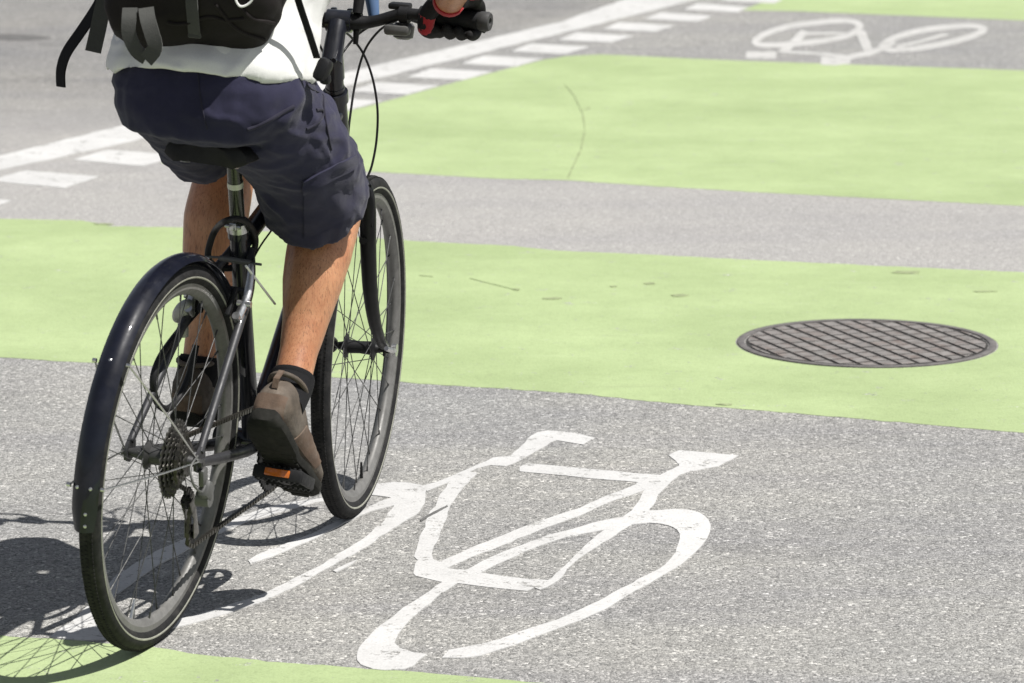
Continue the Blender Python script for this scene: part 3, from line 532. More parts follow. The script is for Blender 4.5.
def wheel(mat4, rear):
    w = rb.build('wheel', M_rim, bike); w.matrix_local = mat4
    tb.build('tyre', [M_rubber, M_refl], w)
    b = MB()
    b.lathe([(-.050, .006), (-.036, .009), (-.033, .011), (-.0295, .0245), (-.0265, .0245), (-.023, .014), (0, .0125), (.023, .014), (.0265, .0245), (.0295, .0245), (.033, .011), (.036, .009), (.050, .006)] if not rear else
            [(-.0665, .006), (-.052, .010), (-.020, .016), (-.0195, .026), (-.0165, .026), (-.013, .017), (0, .0155), (.020, .0165), (.0265, .026), (.0295, .026), (.033, .013), (.052, .009), (.0665, .006)], n=28)
    hw = .062 if not rear else .078
    b.tube([(0, -hw, 0), (0, hw, 0)], .0045, 10)
    for sgn in (-1, 1): b.lathe([(-.0045, .0085), (.0045, .0085)], (0, sgn * (hw - .006), 0), (0, 1, 0), 6)
    hb = b.build('hub', M_spoke if rear else M_blackpl, w)
    protos = {}
    for i in range(32):
        side = 1 if i % 2 else -1; lead = 1 if (i // 2) % 2 else -1
        if (side, lead) not in protos:
            s = spoke_mesh(side, lead).build('spoke', M_spoke, w); protos[(side, lead)] = s
        else:
            s = protos[(side, lead)].copy(); C.objects.link(s); s.parent = w
        s.rotation_euler = (0, 2 * math.pi * i / 32 + .07, 0)
    b = MB(); b.tube([(0, 0, -.290), (0, 0, -.272), (0, 0, -.255)], [.0035, .003, .0024], 8); v_ = b.build('valve', M_blackpl if not rear else M_alu, w); v_.rotation_euler = (0, R(-12 if not rear else 20), 0)
    return w
fwm = ST @ Matrix.Translation(FH)
wf = wheel(fwm, False)
wr = wheel(Matrix.Translation(RH), True)
# cassette on the rear hub
b = MB(); teeth = [34, 30, 26, 22, 19, 16, 13]
for k, T_ in enumerate(teeth):
    y = -.021 - k * .0046; r0 = T_ * .00205
    prof = []
    for t in range(T_ * 4):
        a = 2 * math.pi * t / (T_ * 4); rr_ = r0 + (.0018 if t % 4 in (0, 1) else -.0022)
        prof.append((rr_ * math.cos(a), rr_ * math.sin(a)))
    b.rings([[V((x, y + dy, z)) for x, z in prof] for dy in (-.0009, .0009)])
    if k: b.lathe([(y, r0 * .8), (y + .004, r0 * .8)], n=24)
b.build('cassette', M_cog, wr)

# fork
b = MB()
cr = ax_o + ax_d * .402
b.lathe([(-.02, .020), (.01, .023)], cr, ax_d, 18)
for sgn in (-1, 1):
    b.tube(spline([cr + V((0, sgn * .012, .0)), cr + V((.002, sgn * .040, -.004)), V((.868, sgn * .053, .672)), V((.885, sgn * .054, .585)), V((.915, sgn * .054, .500)), V((.965, sgn * .054, .425)), V((1.03, sgn * .054, .372)), V((L_ - .004, sgn * .053, .352))], 5), lerp_list([.015, .0165, .0165, .0160, .0150, .0130, .0108, .0085], 5), 14)
for sgn in (-1, 1): b.rbox((L_, sgn * .0525, .344), (.026, .006, .024), bev=.003)
b.xf(ST); fk = b.build('fork', M_fork, bike)
b = MB(); b.lathe([(-.010, .013), (0, .013)], (L_, -.066, .345), (0, 1, 0), 14); b.tube(spline([(L_, -.072, .345), (L_ - .03, -.074, .35), (L_ - .062, -.068, .36)], 4), [.005] * 9, 8); b.lathe([(-.004, .011), (.008, .011)], (L_, .062, .345), (0, 1, 0), 14); b.tube([(L_, -.07, .345), (L_, .07, .345)], .0025, 8)
b.xf(ST); b.build('quick_release', M_alu, fk)

# V-brakes
def vbrake(pL, pR, dirn, out, xfm=None, name='brake'):
    par = None; parts = []
    dirn = V(dirn).normalized(); out = V(out).normalized()
    for sgn, p in ((1, V(pL)), (-1, V(pR))):
        b = MB(); side = V((0, sgn, 0))
        b.lathe([(-.012, .0075), (.012, .0075)], p, out, 14)
        pts = spline([p, p + dirn * .045 + side * .006, p + dirn * .085 + side * .002, p + dirn * .108 - side * .004], 4)
        b.tube(pts, lerp_list([.0085, .0078, .0065, .005], 4), 10, ref=out, squash=.75)
        b.lathe([(-.010, .006), (.016, .006)], p + dirn * .03 + side * .002, side, 10)
        if xfm: b.xf(xfm)
        a = b.build(name, M_alu if not xfm else M_blackpl, bike); parts.append(a)
        b = MB(); tdir = out.cross(V((0, 1, 0))).normalized(); tdir = out.cross(side).normalized()
        q = p + dirn * .03 - side * .0195
        b.rbox(q, (.012, .010, .058), Matrix(((dirn.x, 0, tdir.x), (0, 1, 0), (dirn.z, 0, tdir.z))) if False else Matrix((out, V((0, 1, 0)), out.cross(V((0, 1, 0))))).transposed() @ Matrix.Rotation(0, 3, 'X'), .003)
        if xfm: b.xf(xfm)
        b.build('brake_pad', M_blackpl, a)
    tL = V(pL) + dirn * .108; tR = V(pR) + dirn * .108
    b = MB(); b.tube(spline([tL + V((0, .004, 0)), tL.lerp(tR, .35) + dirn * .004, tR.lerp(tL, .1) + dirn * .002, tR + V((0, -.016, 0)) + dirn * .002], 4), .0025, 8)
    b.tube([tL.lerp(tR, .3) + dirn * .003, tR + V((0, .004, 0)) + dirn * .002], .0055, 10)
    if xfm: b.xf(xfm)
    b.build('brake_noodle', M_greypl if not xfm else M_blackpl, parts[0])
vbrake((.205, .046, .566), (.205, -.046, .566), (.56, 0, .83), (-.80, 0, .60))
fd = V((-.20, 0, .98)); vbrake((.872, .048, .605), (.872, -.048, .605), fd, (-.97, 0, -.22), ST)

# mudguard over the rear wheel
rg = []; NF = 60
for i in range(NF + 1):
    a = R(189 - i * (189 - 14) / NF); rad = .3645
    if a < R(60): rad = .3645 - .006 * (R(60) - a)
    tip = 1 - max(0, 1 - i / 2.2) * .25
    ring = []
    for k in range(9):
        u_ = -1 + k / 4; y = .0238 * u_ * tip; rr_ = rad - .012 * u_ * u_
        ring.append(V((rr_ * math.cos(a), y, .345 + rr_ * math.sin(a))))
    for k in range(8, -1, -1):
        u_ = -1 + k / 4; y = .0228 * u_ * tip; rr_ = rad - .0015 - .0115 * u_ * u_
        ring.append(V((rr_ * math.cos(a), y, .345 + rr_ * math.sin(a))))
    rg.append(ring)
b = MB(); b.rings(rg); fe = b.build('mudguard', M_fend, bike, angle=60)
def fpt(ang, y, dr=0):
    return V(((.3645 + dr) * math.cos(R(ang)), y, .345 + (.3645 + dr) * math.sin(R(ang))))
for ang in (176.5, 141):
    b = MB()
    for sgn in (-1, 1):
        e = fpt(ang, sgn * .031, -.012)
        b.tube(spline([(-.004, sgn * .070, .348), V((-.004, sgn * .070, .348)).lerp(e, .5) + V((0, sgn * .004, 0)), e], 5), .0019, 8)
        b.lathe([(-.003, .0038), (.004, .0038)], e, (0, 1, 0), 10); 
    b.build('mudguard_stay', M_steel, fe)
for ang, y in ((176.5, .012), (176.5, -.012), (187, -.006), (183.6, -.006), (141, 0.0)):
    b = MB(); d_ = V((math.cos(R(ang)), 0, math.sin(R(ang)))); b.lathe([(-.002, .003), (.001, .003), (.002, .0017)], fpt(ang, y, -.0015), d_, 10); b.build('bolt', M_alu, fe)

# drivetrain
b = MB(); RC = .088; T_ = 44; prof = []
for t in range(T_ * 4):
    a = 2 * math.pi * t / (T_ * 4); rr_ = RC + (.002 if t % 4 in (0, 1) else -.0024); prof.append((rr_ * math.cos(a), rr_ * math.sin(a)))
y0 = -.047
outer = [V((x, y0, z)) for x, z in prof]
def flatring(mb, outl, rin, y0, y1):
    n = len(outl); inn = [V((p.x / p.length * rin, 0, p.z / p.length * rin)) for p in [V((q.x, 0, q.z)) for q in outl]]
    mb.rings([[V((p.x, y0, p.z)) for p in outl], [V((p.x, y1, p.z)) for p in outl], [V((p.x, y1, p.z)) for p in inn], [V((p.x, y0, p.z)) for p in inn]], False, 0, True, True)
flatring(b, outer, .068, y0 - .002, y0 + .002)
for k in range(5):
    a = 2 * math.pi * k / 5 + .3; b.tube([(0.012 * math.cos(a), y0 - .004, .012 * math.sin(a)), (.076 * math.cos(a), y0, .076 * math.sin(a))], [.009, .006], 8, squash=.6)
b.lathe([(y0 - .008, .018), (y0 + .006, .018)], n=20)
b.xf(Matrix.Translation(BB)); cs = b.build('crankset', M_blackpl, bike)
PR = V((.290, -.128, .266)); PL = V((.620, .128, .294))
for sgn, p in ((-1, PR), (1, PL)):
    b = MB(); i0 = BB + V((0, sgn * .060, 0)); i1 = V((p.x, sgn * .078, p.z))
    b.tube(spline([i0, i0.lerp(i1, .5) + V((0, sgn * .004, 0)), i1], 4), lerp_list([.0155, .0115, .0135], 4), 12, ref=(0, 1, 0), squash=.62)
    b.lathe([(-.012, .016), (.012, .016)], i0, (0, 1, 0), 18)
    b.build('crank_arm', M_blackpl, cs)
def pedal(p, sgn, pitch):
    Rm = Matrix.Translation(p) @ Matrix.Rotation(R(pitch), 4, 'Y')
    b = MB()
    b.tube([(0, -sgn * .052, 0), (0, sgn * .046, 0)], .0075, 12)
    for x in (-.036, .036): b.rbox((x, 0, 0), (.010, .094, .024), bev=.003)
    for y in (-.044, .044): b.rbox((0, y, 0), (.078, .009, .022), bev=.003)
    b.rbox((0, 0, 0), (.066, .022, .020), bev=.004)
    for x in (-.036, .036):
        for k in range(9): b.rbox((x, -.04 + k * .01, .0125), (.006, .0045, .005), bev=.001)
        for k in range(9): b.rbox((x, -.04 + k * .01, -.0125), (.006, .0045, .005), bev=.001)
    b.xf(Rm); pd = b.build('pedal', M_blackpl, bike)
    for x in (-.0425, .0425):
        b = MB(); b.rbox((x, 0, .001), (.005, .048, .014), bev=.0015); b.xf(Rm); b.build('pedal_reflector', M_amber, pd)
pedal(PR, -1, 22); pedal(PL, 1, -6)
# chain: upper run, lower run and wraps, links alternating
cy = -.043; CR = V((BB.x, cy, BB.z)); cogr = .046; JU = V((.024, cy, .272)); JL = V((.060, cy, .196))
path = []
for k in range(13): a = R(-82 + k * 172 / 12); path.append(CR + V((RC * math.cos(a), -.003, RC * math.sin(a))))
for k in range(9): a = R(92 + k * 150 / 8); path.append(V((cogr * math.cos(a), cy, .345 + cogr * math.sin(a))))
path.append(JU + V((.021, 0, .004))); path.append(JU + V((.018, 0, -.016)))
path.append(JL + V((-.021, 0, .008))); path.append(JL + V((-.016, 0, -.014))); path.append(JL + V((.004, 0, -.022)))
tot = []; n_ = len(path)
pts = []
for i in range(n_):
    a, c = path[i], path[(i + 1) % n_]; k = max(1, int(round((c - a).length / .0065)))
    for j in range(k): pts.append(a.lerp(c, j / k))
b = MB()
for i, p in enumerate(pts):
    q = pts[(i + 1) % len(pts)]; d_ = (q - p)
    if d_.length < 1e-4: continue
    ang = math.atan2(d_.z, d_.x); w_ = .0075 if i % 2 else .0052
    b.rbox((p + q) / 2, (d_.length * 1.15, w_, .0072), Matrix.Rotation(-ang, 3, 'Y'), 0)
b.build('chain', M_chain, bike, smooth=False)
# rear derailleur
b = MB()
b.rbox((.012, -.074, .318), (.024, .012, .034), Matrix.Rotation(R(-12), 3, 'Y'), .005)
b.rbox((.022, -.078, .292), (.034, .022, .034), Matrix.Rotation(R(30), 3, 'Y'), .008)
b.lathe([(-.014, .015), (.010, .017)], (.026, -.072, .276), (0, 1, 0), 18)
b.tube(spline([(-.002, -.084, .306), (-.024, -.086, .300), (-.05, -.08, .318), (-.045, -.07, .345), (-.01, -.069, .36)], 5), .0022, 8)
rd = b.build('rear_derailleur', M_greypl, bike)
for y in (cy - .0085, cy + .0085):
    b = MB(); b.tube([JU + V((0, y - cy, 0)), JU.lerp(JL, .5) + V((.006, y - cy, 0)), JL + V((0, y - cy, 0))], [.013, .008, .013], 10, ref=(0, 1, 0), squash=.16); b.build('derailleur_cage', M_cog, rd)
for p in (JU, JL):
    b = MB(); prof = []
    for t in range(44):
        a = 2 * math.pi * t / 44; rr_ = .0205 if t % 4 in (0, 1) else .0172; prof.append((rr_ * math.cos(a), rr_ * math.sin(a)))
    b.rings([[p + V((x, dy, z)) for x, z in prof] for dy in (-.0025, .0025)]); b.lathe([(-.006, .006), (.006, .006)], p, (0, 1, 0), 12)
    b.build('jockey_wheel', M_blackpl, rd)

# stem, handlebar and controls (turned with the fork)
HB = V((.800, 0, 1.036)); SB = V((.772, 0, .930)); ST1 = V((.748, 0, .982))
b = MB()
b.lathe([(0, .019), (.008, .019), (.008, .0175), (.028, .0175)], HT1 + ax_d * .012, ax_d, 18)
b.tube([SB + ax_d * .0, ST1 + V((.004, 0, -.004))], .0205, 18)
b.tube(spline([ST1 + V((-.002, 0, -.02)), ST1.lerp(HB, .5) + V((0, 0, .004)), HB + V((-.012, 0, -.004))], 4), lerp_list([.021, .0185, .0195], 4), 16)
b.lathe([(-.024, .0215), (.024, .0215)], HB, (0, 1, 0), 20)
for sgn in (-1, 1): b.rbox(HB + V((.018, sgn * .016, 0)), (.014, .012, .046), bev=.003); b.lathe([(-.004, .005), (.006, .005)], ST1 + V((-.020, sgn * .010, -.012)), (-1, 0, 0), 8)
b.xf(ST); stm = b.build('stem', M_frame, bike)
def barp(sgn):
    return [HB, HB + V((0, sgn * .045, 0)), HB + V((-.002, sgn * .075, .006)), HB + V((-.005, sgn * .115, .020)), HB + V((-.010, sgn * .145, .024)), HB + V((-.028, sgn * .285, .022))]
bl, br = spline(barp(1), 5), spline(barp(-1), 5)
b = MB(); pp = bl[::-1] + br[1:]
b.tube(pp, [.0112 + .0045 * math.exp(-(p.y / .05) ** 4) for p in pp], 16); b.xf(ST)
hbr = b.build('handlebar', M_blackpl, bike)
bdir = (V((-.018, .140, -.002))).normalized()
for sgn in (-1, 1):
    bd = V((bdir.x, sgn * bdir.y, bdir.z)); g0 = HB + V((-.008, sgn * .145, .024)) + bd * .015; 
    b = MB(); prof = []
    for k in range(25): prof.append((k * .0045, .0162 + (.0006 if k % 2 else 0)))
    b.lathe([(0, .012), (0, .0175), (.004, .0178), (.008, .0165)] + [(a + .009, r) for a, r in prof], g0, bd, 20); b.xf(ST); gp = b.build('grip', M_grip, hbr)
    b = MB(); e0 = g0 + bd * .117; b.lathe([(0, .0165), (.004, .0185), (.018, .019), (.023, .0165), (.023, .008), (.015, .006)], e0, bd, 20); b.xf(ST); b.build('end_cap', M_endcap, gp)
    # brake lever body, blade and shifter pod
    b = MB(); c0 = HB + V((-.004, sgn * .128, .022))
    b.lathe([(-.009, .0165), (.009, .0165)], c0, bd, 16); b.rbox(c0 + V((.022, -sgn * .006, -.008)), (.038, .024, .020), Matrix.Rotation(R(18), 3, 'Y'), .006)
    b.tube(spline([c0 + V((.036, 0, -.012)), c0 + V((.052, sgn * .03, -.022)), c0 + V((.048, sgn * .08, -.026)), c0 + V((.034, sgn * .135, -.024)), c0 + V((.030, sgn * .15, -.026))], 4), lerp_list([.006, .0065, .006, .0055, .006], 4), 10, squash=.7); b.xf(ST)
    lv = b.build('brake_lever', M_blackpl, hbr)
    b = MB(); b.lathe([(-.016, .010), (-.012, .019), (.010, .021), (.016, .016)], c0 + V((.012, -sgn * .004, -.034)), V((.1, 0, 1)), 18); b.rbox(c0 + V((-.006, -sgn * .012, -.030)), (.03, .05, .020), bev=.007); b.xf(ST); b.build('shifter', M_greypl, lv)
    b = MB(); b.rbox(c0 + V((.01, -sgn * .012, .014)), (.03, .042, .012), bev=.004); b.xf(ST); b.build('lever_clamp', M_blackpl, lv)
# mount on the bar with a blue sleeve behind it
b = MB(); m0 = HB + V((.006, -.034, 0)); b.lathe([(-.007, .019), (.007, .019)], m0, (0, 1, 0), 16); b.tube([m0 + V((-.012, -.002, .018)), m0 + V((.002, -.004, .075))], [.010, .012], 12); b.tube([m0 + V((-.008, 0, -.016)), m0 + V((-.010, 0, -.042))], [.006, .005], 10); b.xf(ST)
bm_ = b.build('light_mount', M_blackpl, hbr)
b = MB(); b.tube([m0 + V((.02, -.028, .004)), m0 + V((.03, -.018, .05)), m0 + V((.04, -.004, .10))], [.010, .014, .016], 14); b.xf(ST); b.build('blue_tube', M_blue, bm_)
# cables
for pts in [[(0.8750, -0.0811, 1.0387), (0.9300, -0.0324, 1.0092), (0.9600, 0.0047, 0.9619), (0.9600, 0.0181, 0.9010), (0.9400, 0.0167, 0.8443), (0.9200, 0.0112, 0.7882), (0.9000, -0.0045, 0.7337)],
 [(0.8600, 0.0213, 1.0100), (0.9300, 0.0232, 0.9865), (0.9700, 0.0092, 0.9503), (0.9800, -0.0101, 0.9022), (0.9800, -0.0244, 0.8446), (0.9800, -0.0274, 0.7853), (0.9700, -0.0256, 0.7366), (0.9600, -0.0208, 0.7114)],
 [(0.8750, -0.0868, 1.0433), (0.9300, -0.0272, 1.0222), (0.9500, 0.0144, 0.9953), (0.9400, 0.0353, 0.9662), (0.9000, 0.0377, 0.9410), (0.8500, 0.0272, 0.9032)],
 [(0.8600, 0.0905, 1.0053), (0.9200, 0.0886, 0.9715), (0.9300, 0.0727, 0.9370), (0.8800, 0.0414, 0.8978)]]:
    b = MB(); b.tube(spline(pts, 8), .0024, 8); b.build('brake_cable', M_cable, bike)
b = MB(); b.tube([(0.2182, -0.0500, 0.6609), (0.3909, -0.0500, 0.5612)], .0022, 8); b.build('brake_cable', M_logo_glint, bike)  # cable painted white to stand in for sunlight glinting along it
b = MB(); b.tube(spline([(.52, -.02, .742), (.45, -.02, .700), (.37, -.022, .672), (.31, -.03, .655), (.262, -.05, .662)], 5), .0018, 8); b.build('brake_cable', M_cable, bike)

# cable lock wound round the seat post and hung beside the left stay
lock = empty('cable_lock', BM)
tag(lock, 'black cable lock looped round the seat post with a grey oval lock head', 'bicycle lock')
b = MB()
b.tube(spline([(0.2901, 0.0500, 0.6516), (0.2856, 0.0450, 0.6845), (0.2715, 0.0300, 0.7110), (0.1789, -0.0200, 0.7451), (0.2130, -0.0300, 0.7449), (0.2730, -0.0300, 0.7265), (0.3244, -0.0250, 0.6938), (0.3383, -0.0200, 0.6667), (0.3282, -0.0100, 0.6446), (0.3389, 0.0200, 0.6274), (0.3219, 0.0450, 0.6304)], 7, True), .0062, 10, loop=True)
b.build('cable', M_blackpl, lock)
b = MB(); b.tube(spline([(0.3459, 0.0350, 0.6353), (0.2910, 0.0500, 0.5714), (0.2196, 0.0550, 0.5423), (0.1489, 0.0580, 0.5158), (0.0957, 0.0580, 0.4907), (0.0780, 0.0580, 0.4575), (0.1051, 0.0580, 0.4155), (0.1529, 0.0580, 0.3931), (0.1959, 0.0560, 0.3980), (0.2264, 0.0540, 0.4184), (0.2460, 0.0520, 0.4449), (0.2614, 0.0500, 0.4927)], 7), .0066, 10); b.build('cable', M_blackpl, lock)
b = MB(); lc = V((0.2137, 0.0620, 0.5626)); b.ball(lc, (.018, .016, .031), Matrix.Rotation(R(-30), 3, 'Y') @ Matrix.Rotation(R(35), 3, 'X'), 18, 12); b.lathe([(-.02, .010), (.02, .010)], lc + V((.006, .0, -.028)), V((.2, 0, -1)), 14)
b.build('lock_head', M_lens, lock)

# ------------------------------------------------------------------ rider
BMP = Matrix([[0.291449, -0.953888, 0.071801, -0.64601], [0.956586, 0.290626, -0.021876, 7.21218], [0.0, 0.075059, 0.997179, 0.0], [0, 0, 0, 1]])          # the rider leans a little less than the bicycle
B2P = BMP.inverted() @ BM
def ering(c, hw, hd, tilt, n=28, e=.85, yoff=0):
    """ring across the trunk: half width hw in y, half depth hd along the tilted sagittal normal"""
    c = V(c); N = V((math.cos(tilt), 0, -math.sin(tilt))); out = []
    for k in range(n):
        t = 2 * math.pi * k / n; a, s = math.cos(t), math.sin(t)
        out.append(c + V((0, 1, 0)) * (yoff + hw * math.copysign(abs(a) ** e, a)) + N * (hd * math.copysign(abs(s) ** e, s)))
    return out
HIPR, KNR, ANR = V((.19, -.080, .965)), V((.556, -.112, .752)), V((.325, -.125, .440))
HIPL, KNL, ANL = V((.19, .110, .975)), V((.615, .128, .815)), V((.522, .128, .402))
TR = [((.20, .01, .915), .09, .08, .0), ((.195, .012, .94), .13, .10, .0), ((.195, .013, .985), .155, .112, .1), ((.222, .02, 1.06), .140, .100, .3), ((.27, .02, 1.15), .138, .098, .45), ((.325, .015, 1.25), .150, .104, .52), ((.392, 0, 1.36), .178, .108, .55), ((.438, 0, 1.43), .165, .085, .55), ((.472, 0, 1.475), .09, .066, .5)]
body = MB()
body.rings([ering(c, w, d, t) for c, w, d, t in TR])
body.tube(spline([(.455, 0, 1.44), (.495, 0, 1.51), (.545, 0, 1.585)], 4), lerp_list([.068, .060, .058], 4), 18)
def leg(mb, hip, kn, an, sgn):
    th = (kn - hip); ca = (an - kn); cdir = ca.normalized(); back = V((-1, 0, 0)); back = (back - cdir * back.dot(cdir)).normalized()
    pts = [hip, hip + th * .3, hip + th * .62, hip + th * .88, kn, kn + ca * .10 + back * .004, kn + ca * .22 + back * .012, kn + ca * .36 + back * .022, kn + ca * .52 + back * .018, kn + ca * .70 + back * .006, kn + ca * .86 + back * .002, an, an + ca * .06]
    rs = [.070, .078, .077, .063, .057, .0550, .0585, .0615, .0560, .0430, .0355, .0350, .037]
    mb.tube(spline(pts, 4), lerp_list(rs, 4), 20)
    fwd = V((math.cos(.2), 0, -math.sin(.2)))
    mb.ball(kn + V((.012, 0, .004)), (.042, .040, .048))
leg(body, HIPR, KNR, ANR, -1); leg(body, HIPL, KNL, ANL, 1)
# feet (inside the shoes)
FR_o, FR_p = V((.168, -.128, .378)), 38.5      # heel bottom and pitch (toe down)
FL_o, FL_p = V((.465, .128, .282)), -8
def footM(o, p, yaw): return Matrix.Translation(o) @ Matrix.Rotation(R(yaw), 4, 'Z') @ Matrix.Rotation(R(p), 4, 'Y')
MFR, MFL = footM(FR_o, FR_p, -1), footM(FL_o, FL_p, 4)
for Mf, an in ((MFR, ANR), (MFL, ANL)):
    body.tube([an, Mf @ V((.06, 0, .06)), Mf @ V((.05, 0, .045))], [.033, .030, .026], 14)
    body.tube(spline([Mf @ V((.035, 0, .045)), Mf @ V((.10, 0, .055)), Mf @ V((.18, 0, .042)), Mf @ V((.26, 0, .034))], 4), lerp_list([.024, .032, .028, .016], 4), 14)
# arms
BARC = lambda sgn, s: B2P @ ST @ (HB + V((-.010, sgn * .145, .024)) + V((bdir.x, sgn * bdir.y, bdir.z)) * s)
def arm_pts(sgn):
    gc = BARC(sgn, .088); wr = gc + V((-.070, sgn * .004, .040))
    return V((.455, sgn * .185, 1.405)), V((.565, sgn * .335, 1.225)), wr, gc
fingers_skin = {}
def hand(mb, sgn, infl=0.0, only=None, tipcut=1.0):
    sh, el, wr, gc = arm_pts(sgn)
    e1 = (BARC(sgn, .1) - BARC(sgn, 0)).normalized()
    fx = V((1, 0, 0)); fx = (fx - e1 * fx.dot(e1)).normalized(); fz = V((0, 0, 1)); fz = (fz - e1 * fz.dot(e1) - fx * fz.dot(fx)).normalized()
    P = lambda a, r, s: gc + e1 * s + fx * (r * math.cos(R(a))) + fz * (r * math.sin(R(a)))
    if only in (None, 'palm'):
        secs = []
        for t, hw, th, s0 in ((0, .030, .023, .000), (.25, .033, .024, .002), (.55, .041, .022, .003), (.85, .045, .019, .003), (1.0, .043, .014, .003)):
            c = wr.lerp(P(85, .037, 0), t) + fz * (.010 * math.sin(math.pi * t)) + e1 * s0
            d_ = (P(85, .037, 0) - wr).normalized(); up = e1.cross(d_); 
            if up.z < 0: up = -up
            secs.append([c + e1 * ((hw + infl) * math.cos(2 * math.pi * k / 18)) + up * ((th + infl) * math.sin(2 * math.pi * k / 18)) for k in range(18)])
        mb.rings(secs)
    if only in (None, 'fingers'):
        for s, ln in ((-.034, .97), (-.0115, 1.06), (.011, 1.0), (.0325, .84)):
            pts = [P(92, .035, s), P(40, .039, s), P(5, .037, s), P(-40, .033, s), P(-85 * ln, .031, s), P(-135 * ln, .029, s)]
            if tipcut < 1: pts = pts[:3]
            rs = [.0105, .0102, .0098, .0092, .0086, .0072][:len(pts)]
            mb.tube(spline(pts, 4), [r + infl for r in lerp_list(rs, 4)], 12); mb.ball(pts[-1], rs[-1] + infl, n=10, m=6)
    if only in (None, 'thumb'):
        pts = [wr.lerp(P(85, .037, 0), .30) - e1 * .026 - fz * .004, P(168, .036, -.046), P(215, .034, -.052), P(258, .030, -.046), P(300, .028, -.036)]
        if tipcut < 1: pts = pts[1:3]
        rs = [.0165, .0145, .0122, .0108, .0088] if tipcut >= 1 else [.0135, .0118]
        mb.tube(spline(pts, 4), [r + infl for r in lerp_list(rs, 4)], 12); mb.ball(pts[-1], rs[-1] + infl, n=10, m=6)
for sgn in (-1, 1):
    sh, el, wr, gc = arm_pts(sgn)
    d1, d2 = el - sh, wr - el
    body.tube(spline([sh - d1 * .05, sh + d1 * .3, sh + d1 * .7, el, el + d2 * .25, el + d2 * .6, el + d2 * .9, wr + d2 * .05], 4), lerp_list([.058, .052, .045, .040, .043, .036, .028, .027], 4), 18)
    hand(body, sgn)
# head
HC = V((.600, 0, 1.665)); hr = Matrix.Rotation(R(8), 3, 'Y')
H = lambda x, y, z: HC + hr @ V((x, y, z))
body.ball(H(-.010, 0, .020), (.098, .077, .100), hr, 24, 16); body.ball(H(.022, 0, -.045), (.066, .058, .074), hr, 22, 14)
body.ball(H(.060, 0, -.090), (.028, .026, .022), hr); body.ball(H(-.05, 0, -.06), (.05, .05, .06), hr)
body.tube([H(.088, 0, .020), H(.103, 0, -.012), H(.108, 0, -.026)], [.009, .012, .014], 12); body.ball(H(.096, .012, -.028), .009, n=10, m=8); body.ball(H(.096, -.012, -.028), .009, n=10, m=8)
body.tube([H(.082, -.045, .030), H(.092, -.02, .034), H(.094, 0, .030), H(.092, .02, .034), H(.082, .045, .030)], [.008, .010, .008, .010, .008], 10)
for s in (-1, 1):
    body.ball(H(-.008, s * .080, -.008), (.018, .007, .030), hr); body.ball(H(.070, s * .032, .012), (.016, .017, .014), hr); body.ball(H(.066, s * .04, -.02), (.018, .016, .016), hr)
body.tube([H(.078, -.022, -.058), H(.090, 0, -.056), H(.078, .022, -.058)], [.007, .010, .007], 10); body.tube([H(.076, -.018, -.070), H(.087, 0, -.069), H(.076, .018, -.070)], [.007, .010, .007], 10)
person = body.build('person', [M_skin, M_eye, M_lip])
remesh(person, .0045, 3)
person.matrix_world = BMP
tag(person, 'cyclist in white shirt and navy shorts seen from behind riding the black bicycle', 'person')
for p in person.data.polygons:
    c = hr.transposed() @ (p.center - HC)
    if c.x > .072 and abs(abs(c.y) - .032) < .011 and abs(c.z - .013) < .006: p.material_index = 1
    if c.x > .07 and abs(c.y) < .022 and -.076 < c.z < -.052: p.material_index = 2
b = MB(); b.ball(H(-.020, 0, .030), (.100, .082, .101), hr, 30, 20)
vs = []
hairb = MB()
for f in b.f:
    c = sum((b.v[i] for i in f), V()) / len(f); q = hr.transposed() @ (c - HC)
    if q.z > .055 - max(0, -q.x) * 1.0 and q.z > -.075 and q.x < .06 and not (abs(q.y) > .07 and q.z < .02 and q.x > -.03):
        hairb.add([b.v[i] for i in f], [list(range(len(f)))])
for i_ in range(1):
    km = {}; nv = []; ix = []
    for p_ in hairb.v:
        k_ = tuple(round(c_, 5) for c_ in p_)
        if k_ not in km: km[k_] = len(nv); nv.append(p_)
        ix.append(km[k_])
    hairb.v = nv; hairb.f = [[ix[j_] for j_ in f_] for f_ in hairb.f]
hb_ = hairb.build('hair', M_hair, person)
sm = hb_.modifiers.new('s', 'SOLIDIFY'); sm.thickness = .012; sm.offset = 1

def cloth_noise(o, fn):
    me = o.data; nrm = [v.normal.copy() for v in me.vertices]
    for v, n in zip(me.vertices, nrm): v.co = v.co + n * fn(v.co.copy(), n)
    me.update()
def nz(p, s, seed=0): return noise.noise(V((p.x * s[0] + seed, p.y * s[1] + seed * .7, p.z * s[2] - seed)))

